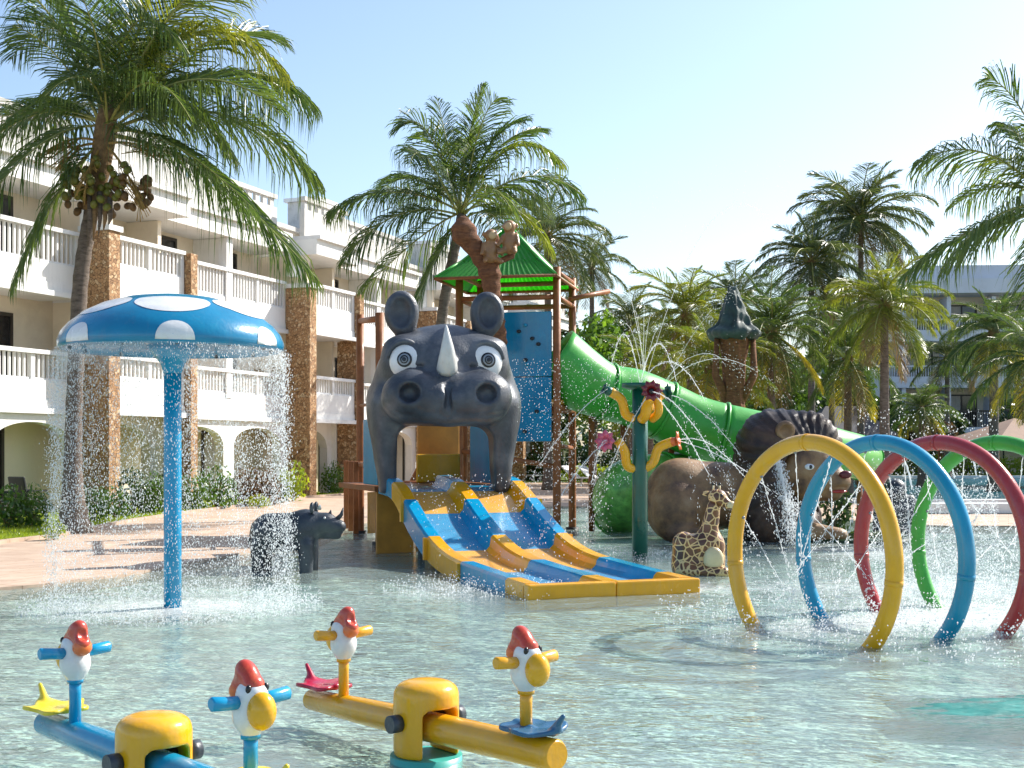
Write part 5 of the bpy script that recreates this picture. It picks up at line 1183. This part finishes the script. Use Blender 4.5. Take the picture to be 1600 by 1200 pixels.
M_pink = mat('pink petal', (.62, .12, .20), .4, .15, 9, coat=.3); M_dred = mat('dark red petal', (.16, .006, .01), .35, .15, 9, coat=.4)
flower(fx(1012, 614, -.50), (0, -1, .15), M_dred, .12, M_rock, 9); flower(fx(947, 690, -.15), (-.5, -.8, .1), M_pink, .13, M_pink, 8); flower(fx(1052, 690, -.14), (1, -.3, .2), M_orange, .12, M_orange, 6); flower(fx(948, 611, -.14), (-1, -.2, .5), M_dgreen, .06, M_dgreen, 5)
flower(fx(1044, 613, .48), (1, .3, .1), M_dgreen, .11, M_dgreen, 8)

# ---- seesaws
def bird(parent, p, m_arm, flip, tilt=0.):
    """p: top of the beam; faces local -x*flip"""
    rt = empty('bird_handle', p, 0); rt.parent = parent; rt.rotation_euler = (0, tilt, R(90) if flip < 0 else R(-90))
    # local: bird faces -y
    MB().tube([(0, 0, -.06), (0, 0, .14), (0, 0, .205)], [.030, .029, .030], 16).build('neck_post', m_arm, rt)
    MB().tube([(0, 0, .185), (0, 0, .215)], .040, 16).build('collar', m_arm, rt)
    def f(q):
        d = ell(q, (0, 0, .285), (.074, .074, .085)); d = smin(d, ell(q, (0, -.01, .365), (.062, .070, .060)), .03); d = smin(d, cap(q, (0, 0, .21), (0, 0, .25), .035, .05), .03); return d
    sculpt('head', f, (-.1, -.1, .17), (.1, .1, .45), .008, M_birdwhite, rt)
    def b(q):
        d = ell(q, (0, -.082, .305), (.058, .060, .078)); return d
    sculpt('beak', b, (-.08, -.16, .21), (.08, -.01, .40), .008, M_yel2, rt)
    def c(q):
        y, z = q[..., 1], q[..., 2]; d = cap(q, (0, -.02, .40), (0, .045, .462), .046, .034); d = smin(d, cap(q, (0, .03, .44), (0, .075, .385), .040, .040), .03)
        d = smax(d, -ell(q, (0, .125, .435), (.040, .055, .035)), .008); return d
    sculpt('comb', c, (-.09, -.1, .33), (.09, .16, .52), .007, M_comb, rt)
    MB().ball((0, .078, .368), (.050, .036, .044), 14).build('tuft', M_orange, rt)
    for s in (-1, 1):
        MB().tube([(.055 * s, 0, .335), (.10 * s, 0, .337), (.175 * s, 0, .345), (.181 * s, 0, .345)], [.028, .028, .029, .022], 14).build('handle', m_arm, rt)
        e = MB().ball((.040 * s, -.050, .392), (.014, .011, .018), 12).build('eye', M_rock, rt)
    return rt
M_comb = mat('comb red', (.50, .05, .025), .3, .12, 9, dirt=(.62, .20, .06), dirt_amt=.5, **WET)
M_hubteal = mat('hub base teal', (.05, .38, .33), .4, .15, 4)
def seesaw(hub, ang, m_beam, m_arm, seatm, label, zl, zr, half=.80, rl_=1.17, rr_=1.02):
    r = empty('seesaw', (hub[0], hub[1], 0), ang, label, 'seesaw', 'bird handled seesaws in the foreground pool'); zm = (zl + zr) / 2; slope = (zr - zl) / (2 * half)
    zb = lambda x: zm + slope * x
    # hub: rounded drum with a domed top and an opening for the beam
    def h(q):
        x, y, z = q[..., 0], q[..., 1], q[..., 2]; d = smax(np.sqrt(x * x + y * y) - .168, np.abs(z - .19) - .235, .05)
        d = smax(d, ell(q, (0, 0, .20), (.26, .26, .235)), .04)
        op = smax(smax(np.abs(y) - .105, z - .285, .05), -(z - .02) - .15, .02); d = smax(d, -op, .012)
        return smax(d, -q[..., 2] + .035, .006)
    sculpt('hub_cover', h, (-.21, -.21, -.02), (.21, .21, .46), .010, M_yel2, r)
    MB().tube([(0, 0, -.13), (0, 0, .034)], .185, 24).build('hub_base', M_hubteal, r)
    MB().tube([(0, -.22, zm - .02), (0, .22, zm - .02)], .032, 14).build('axle', M_darkrub, r)
    for s in (-1, 1): MB().tube([(0, s * .165, zm - .02), (0, s * .225, zm - .02)], .045, 14).build('axle_cap', M_rhino2, r)
    def bm_(x): return (x, 0, zb(x) - .055)
    xs_ = [-rl_, -rl_ + .02, -.6, -.12, .12, .6, rr_ - .02, rr_]; MB().tube([bm_(x) for x in xs_], [.045, .060, .072, .078, .078, .076, .074, .062], 22).build('beam', m_beam, r)
    bird(r, (-half, 0, zb(-half) + .015), m_arm, 1); bird(r, (half, 0, zb(half) + .015), m_arm, -1)
    for s, m, xe in ((-1, seatm[0], rl_), (1, seatm[1], rr_)):
        def seat(q):
            a = np.arctan2(q[..., 1], q[..., 0]); rad_ = np.sqrt(q[..., 0] ** 2 + q[..., 1] ** 2 * 1.15); z = q[..., 2]
            zc = .012 + .9 * rad_ ** 2 * (.4 + .6 * np.cos(2 * a) ** 2); d = smax(np.abs(z - zc) - .012, rad_ - (.155 + .020 * np.cos(5 * a)), .01)
            d = smin(d, smax(cap(q, (.13, 0, .03), (.20, 0, .11), .022, .012), -1 * np.ones_like(z) * 9, .01), .02)
            return smin(d, cap(q, (-.03, 0, .015), (-.13, 0, .030), .02, .016), .02)
        o = sculpt('seat', seat, (-.22, -.22, -.04), (.26, .22, .16), .009, m, r); o.location = (s * (xe - .16), 0, zb(s * (xe - .16)) + .025); o.rotation_euler = (0, 0, 0 if s > 0 else math.pi)
    return r
M_seatred = mat('seat crimson', (.40, .01, .04), .3, .15, 8, **WET); M_seatblue = mat('seat steel blue', (.02, .10, .20), .3, .15, 8, **WET); M_seatyel = mat('seat lemon', (.72, .56, .03), .3, .12, 8, **WET)
a_y = math.atan2(-1.2, .974); a_b = math.atan2(-1.15, 1.09)
seesaw((-.439, 6.55), a_y, M_yel, M_yel, (M_seatred, M_seatblue), 'yellow seesaw in the foreground centre with a red and a blue seat', .205, .262)
seesaw((-1.60, 5.72), a_b, M_cyan, M_skyblue, (M_seatyel, M_seatyel), 'blue seesaw with yellow hub in the lower left corner', .245, .235)

# ---- dark patio chairs at the hotel ground floor
def patio_chair(v, rz, label):
    r = empty('patio_chair', v, rz, label, 'chair', 'patio chairs by the hotel'); M_w = M_darkrub
    MB().box((-.27, -.27, .36), (.27, .25, .43)).build('seat', M_w, r, bevel=.02)
    o = MB().box((-.27, -.03, 0), (.27, .03, .50)).build('backrest', M_w, r, loc=(0, .25, .43), bevel=.02); o.rotation_euler = (R(-12), 0, 0)
    for sx in (-1, 1):
        MB().box((sx * .27 - .03, -.25, .58), (sx * .27 + .03, .25, .62)).build('armrest', M_w, r)
        for sy in (-.24, .22): MB().box((sx * .24 - .02, sy - .02, 0), (sx * .24 + .02, sy + .02, .359)).build('leg', M_w, r)
for (px, py, rz, lb) in ((10, 812, 2.0, 'dark patio chair at the left edge behind the shrubs'), (46, 808, 2.6, 'dark patio chair between the left shrubs and the palm trunk')):
    patio_chair(G(px, py, .04), rz, lb)
# ---- loungers on the far terrace
lg = []
def lounger(x, y, rz, label):
    r = empty('sun_lounger', (x, y, .031), rz, label, 'sun lounger', 'loungers on the far terrace')
    fr = MB(); MB().box((-.3, -.9, .26), (.3, .4, .31)).build('bed', M_whitetrim, r); o = MB().box((-.3, 0, -.025), (.3, .75, .025)).build('backrest', M_whitetrim, r, loc=(0, .41, .30)); o.rotation_euler = (R(40), 0, 0)
    for sx in (-.26, .26):
        for sy in (-.8, .3): MB().box((sx - .03, sy - .03, 0), (sx + .03, sy + .03, .258)).build('leg', M_whitetrim, r)
    return r
for k, (px, py, lb) in enumerate(((818, 752, 'white lounger seen just right of the rhino jaw'), (846, 750, 'white lounger between the jaw and the tower post'), (912, 757, 'white lounger right of the tower posts'), (938, 757, 'rightmost white lounger beyond the tower'))):
    v = G(px, py, .03); lounger(v.x, v.y, .9, lb)
for (px, py, lb) in ((1180, 760, 'low white parasol table behind the lion'),):
    pass
ub = empty('parasol', G(1015, 748, .03), 0, 'closed brown parasol on the terrace behind the flume end', 'parasol'); MB().tube([(0, 0, 0), (0, 0, 2.5)], .03, 8).build('pole', M_whitetrim, ub); MB().lathe([(.04, 1.3), (.14, 1.4), (.12, 1.9), (.03, 2.45)], 12).build('canopy', M_thatch, ub)
mat_l = G(1345, 832, 0)

# ================================================================== WATER SPRAY
def drops(name, C, Rr, el, label, m=M_drop, cat='spray', direc=None):
    """one mesh of many tiny octahedral drops; stretched along direc"""
    C = np.asarray(C, float); k = len(C); Rr = np.broadcast_to(np.asarray(Rr, float), (k,))[:, None]; D = np.tile([0, 0, 1.], (k, 1)) if direc is None else np.asarray(direc); D = D / (np.linalg.norm(D, axis=1)[:, None] + 1e-9)
    a = np.cross(D, np.array([.3, .9, .2])); a /= np.linalg.norm(a, axis=1)[:, None]; b = np.cross(D, a); V = np.zeros((k * 6, 3)); e = np.broadcast_to(np.asarray(el, float), (k,))[:, None]
    V[0::6] = C + a * Rr; V[1::6] = C + b * Rr; V[2::6] = C - a * Rr; V[3::6] = C - b * Rr; V[4::6] = C + D * Rr * e; V[5::6] = C - D * Rr * e
    i = np.arange(k)[:, None] * 6; T_ = np.array([[0, 1, 4], [1, 2, 4], [2, 3, 4], [3, 0, 4], [1, 0, 5], [2, 1, 5], [3, 2, 5], [0, 3, 5]]); Fc = (i[:, None, :] + T_[None]).reshape(-1, 3)
    o = npmesh(name, V, Fc, m, True); tag(o, label, cat, kind='stuff'); return o
# mushroom curtain
k = 30000; az = rng.uniform(0, 2 * np.pi, k); az += .03 * np.sin(az * 13); rad_ = 1.08 + np.abs(rng.normal(0, .05, k)); z = 2.58 - 2.55 * rng.random(k) ** 1.05; rad_ += .05 * (2.58 - z) * rng.random(k)
C = np.stack([MU.x + rad_ * np.cos(az), MU.y + rad_ * np.sin(az), z], -1); keep = np.ones(k, bool)
drops('water_spray', C[keep], rng.uniform(.0020, .0062, k)[keep], rng.uniform(1.2, 2.6, k)[keep], 'curtain of falling drops all round the blue mushroom')
mb = MB(); n_ = 160
V = []
for j in range(n_):
    th = 2 * math.pi * j / n_; dp = .10 + .10 * abs(math.sin(th * 7)) * random.random() + .05 * random.random()
    V += [(MU.x + 1.085 * math.cos(th), MU.y + 1.085 * math.sin(th), 2.59), (MU.x + 1.10 * math.cos(th), MU.y + 1.10 * math.sin(th), 2.59 - dp)]
o = mb.add(V, [(2 * j, 2 * ((j + 1) % n_), 2 * ((j + 1) % n_) + 1, 2 * j + 1) for j in range(n_)], 0, True).build('water_film', M_mist); tag(o, 'thin ragged sheet of water leaving the mushroom rim', 'water film', kind='stuff')
# splash crowns
def splash(c, r0, r1, cnt, h, label, seed):
    r = np.random.default_rng(seed); a = r.uniform(0, 6.28, cnt); q = r0 + (r1 - r0) * r.random(cnt); C = np.stack([c[0] + q * np.cos(a), c[1] + q * np.sin(a), h * r.random(cnt) ** 2.2], -1)
    return drops('water_splash', C, r.uniform(.003, .009, cnt), 1.2, label)
splash(MU, .85, 1.5, 5000, .16, 'ring of splashes where the mushroom curtain lands', 1)
splash((3.6, 11.6), .2, 2.3, 5200, .22, 'low splashes under the hoops', 2); splash((5.6, 15.5), .2, 2.2, 4200, .6, 'cloudy splashing behind the blue and red hoops', 3)
splash((1.9, 19), .2, 1.2, 900, .1, 'light splashes round the flower jet post', 4); splash((-.2, 14.6), .2, 1.3, 1800, .12, 'splashes at the left side of the slide run out', 5)
# jets: (start, end, apex height above the chord, thickness)
def jet_group(name, lst, label, seed, m=M_drop, scatter=.02):
    r = np.random.default_rng(seed); mb = MB(); C = []; Dd_ = []
    for (a, b, ap, th) in lst:
        a, b = Vector(a), Vector(b); n_ = 22; pts = []
        for i in range(n_ + 1):
            t = i / n_; p = a.lerp(b, t) + Vector((0, 0, ap * 4 * t * (1 - t))); pts.append(p + Vector(r.normal(0, .004, 3)))
        cut = int(n_ * .62); mb.tube(pts[:cut + 1], [th * (1 - .3 * i / n_) for i in range(cut + 1)], 6)
        L_ = (b - a).length
        for i in range(int(70 * L_)):
            t = r.random() ** .7; p = a.lerp(b, t) + Vector((0, 0, ap * 4 * t * (1 - t))) + Vector(r.normal(0, scatter * (.3 + 1.6 * t), 3)); d = (b - a) / L_ + Vector((0, 0, ap * 4 * (1 - 2 * t) / L_)); C.append(p); Dd_.append(d)
    o = mb.build('water_jet', m); tag(o, label, 'water jet', kind='stuff')
    drops('water_spray', C, r.uniform(.002, .0055, len(C)), r.uniform(2, 5, len(C)), 'drops flying off the ' + label, direc=[tuple(d) for d in Dd_])
FP = Vector((1.90, 19.0, 0)); v = lambda t: FP + Vector(t)
jl = [(v(fx(1012, 614, -.5)), P(1215, 1000, 12.9) * Vector((1, 1, 0)), .5, .006), (v(fx(947, 690, -.2)), Vector((.2, 17.2, 0)), .25, .006), (v(fx(1055, 688, -.2)), Vector((4.6, 18.0, 0)), .3, .006), (v(fx(948, 608, -.2)), Vector((-.3, 18.2, .0)), .35, .006), (v(fx(1046, 612, .5)), Vector((4.4, 20.2, 0)), .5, .006),
      (v(fx(1012, 614, -.5)), Vector((3.2, 17.0, 0)), .25, .006), (v(fx(1055, 688, -.2)), Vector((3.6, 16.2, 0)), .55, .005), (v(fx(947, 690, -.2)), Vector((.9, 16.6, 0)), .5, .005), (v(fx(1012, 614, -.5)), Vector((.9, 17.4, 0)), .3, .005), (v((0, 0, 2.55)), v((.8, -.8, 0)), 1.6, .006), (v((0, 0, 2.55)), v((-.7, .5, 0)), 1.8, .006), (v((0, 0, 2.55)), v((1.7, .4, 0)), 1.3, .006)]
jet_group('water_jet', jl, 'thin arcs of water shooting from the flower post', 11)
jl = []
for (x, y), k in zip(RC, range(4)):
    u = Vector((math.cos(.502 - math.pi / 2), math.sin(.502 - math.pi / 2), 0))
    for th in (.35, .8, 1.25, 1.75, 2.3, 2.8):
        a = Vector((x, y, .647)) + u * (.93 * math.cos(th)) + Vector((0, 0, .93 * math.sin(th))); b = Vector((x, y, 0)) + u * (random.uniform(-.45, .45)) + Vector((random.uniform(-.3, .3), random.uniform(-.2, .2), 0))
        jl.append((a, b, .03, .0035))
jet_group('water_jet', jl, 'fine jets falling inside the coloured hoops', 12, scatter=.012)
jl = [((4.45, 21.4, 1.45), (4.52, 20.5, 0), .06, .018), ((4.42, 21.4, 1.4), (4.6, 20.8, 0), .08, .012), (P(1480, 715, 17), P(1500, 800, 16.5), .15, .012), (P(1405, 700, 17), P(1440, 850, 15.5), .2, .014), (P(1468, 735, 18), P(1478, 800, 17.2), .1, .01),
      (P(1515, 690, 17.4), P(1532, 800, 16.4), .1, .012)]
jet_group('water_jet', jl, 'white streams pouring beside the lion and beyond the hoops', 13, scatter=.045)
k = 1500; t = rng.random(k) ** .8; C = np.stack([4.43 + .20 * t + rng.normal(0, .035, k) * (1 + 2 * t), 21.45 - .6 * t + rng.normal(0, .06, k), 1.45 - 1.42 * t ** 1.2], -1)
drops('water_spray', C, rng.uniform(.004, .013, k), rng.uniform(1.2, 2.5, k), 'narrow cascade of drops falling in front of the lion mane')
# tall fountain fan above the garden and drifting drops
jl = []
for (px, top, dx) in ((985, 500, -30), (1000, 480, -14), (1012, 470, 2), (1024, 485, 14), (1040, 500, 34)):
    a = P(1005, 590, 26); b = P(1005 + dx * 2, 600, 26); mid = P(1005 + dx, top, 26); jl.append((a, b, (mid.z - a.z), .0045))
jl += [(P(1010, 590, 27), P(860, 640, 26), 3.2, .005), (P(1010, 590, 27), P(1320, 640, 27), 4.0, .005), (P(1040, 600, 25), P(1280, 700, 24), 1.0, .005), (P(1030, 610, 25), P(1190, 640, 25), .9, .005), (P(1040, 600, 25), P(1160, 445, 26), .3, .004)]
jet_group('water_jet', jl, 'tall fan of fountain jets rising behind the flower post', 14, scatter=.05)
def cloud(px0, px1, py0, py1, Y, cnt, label, rr_=(.003, .008), seed=0):
    r = np.random.default_rng(seed); px = r.uniform(px0, px1, cnt); py = r.uniform(py0, py1, cnt); Yv = Y + r.normal(0, .8, cnt); C = np.stack([(px - 800) * Yv / F, Yv, np.maximum(.02, 1.6 - (py - 700) * Yv / F)], -1)
    drops('water_spray', C, r.uniform(*rr_, cnt), r.uniform(1, 2, cnt), label)
cloud(800, 1000, 560, 760, 20.5, 1500, 'scattered drops drifting past the climbing panel and tower posts', seed=1)
cloud(930, 1250, 250, 620, 25, 700, 'fine drops high above the flume', (.003, .006), seed=2)
cloud(1350, 1560, 760, 950, 14.5, 9000, 'dense white mist of splashed drops behind the blue hoop', (.002, .005), seed=7)
cloud(1340, 1560, 640, 860, 15.5, 1100, 'spray hanging in the air behind the hoops', seed=3)
cloud(640, 960, 740, 900, 17.5, 1100, 'drops bouncing off the slide lanes', seed=4)
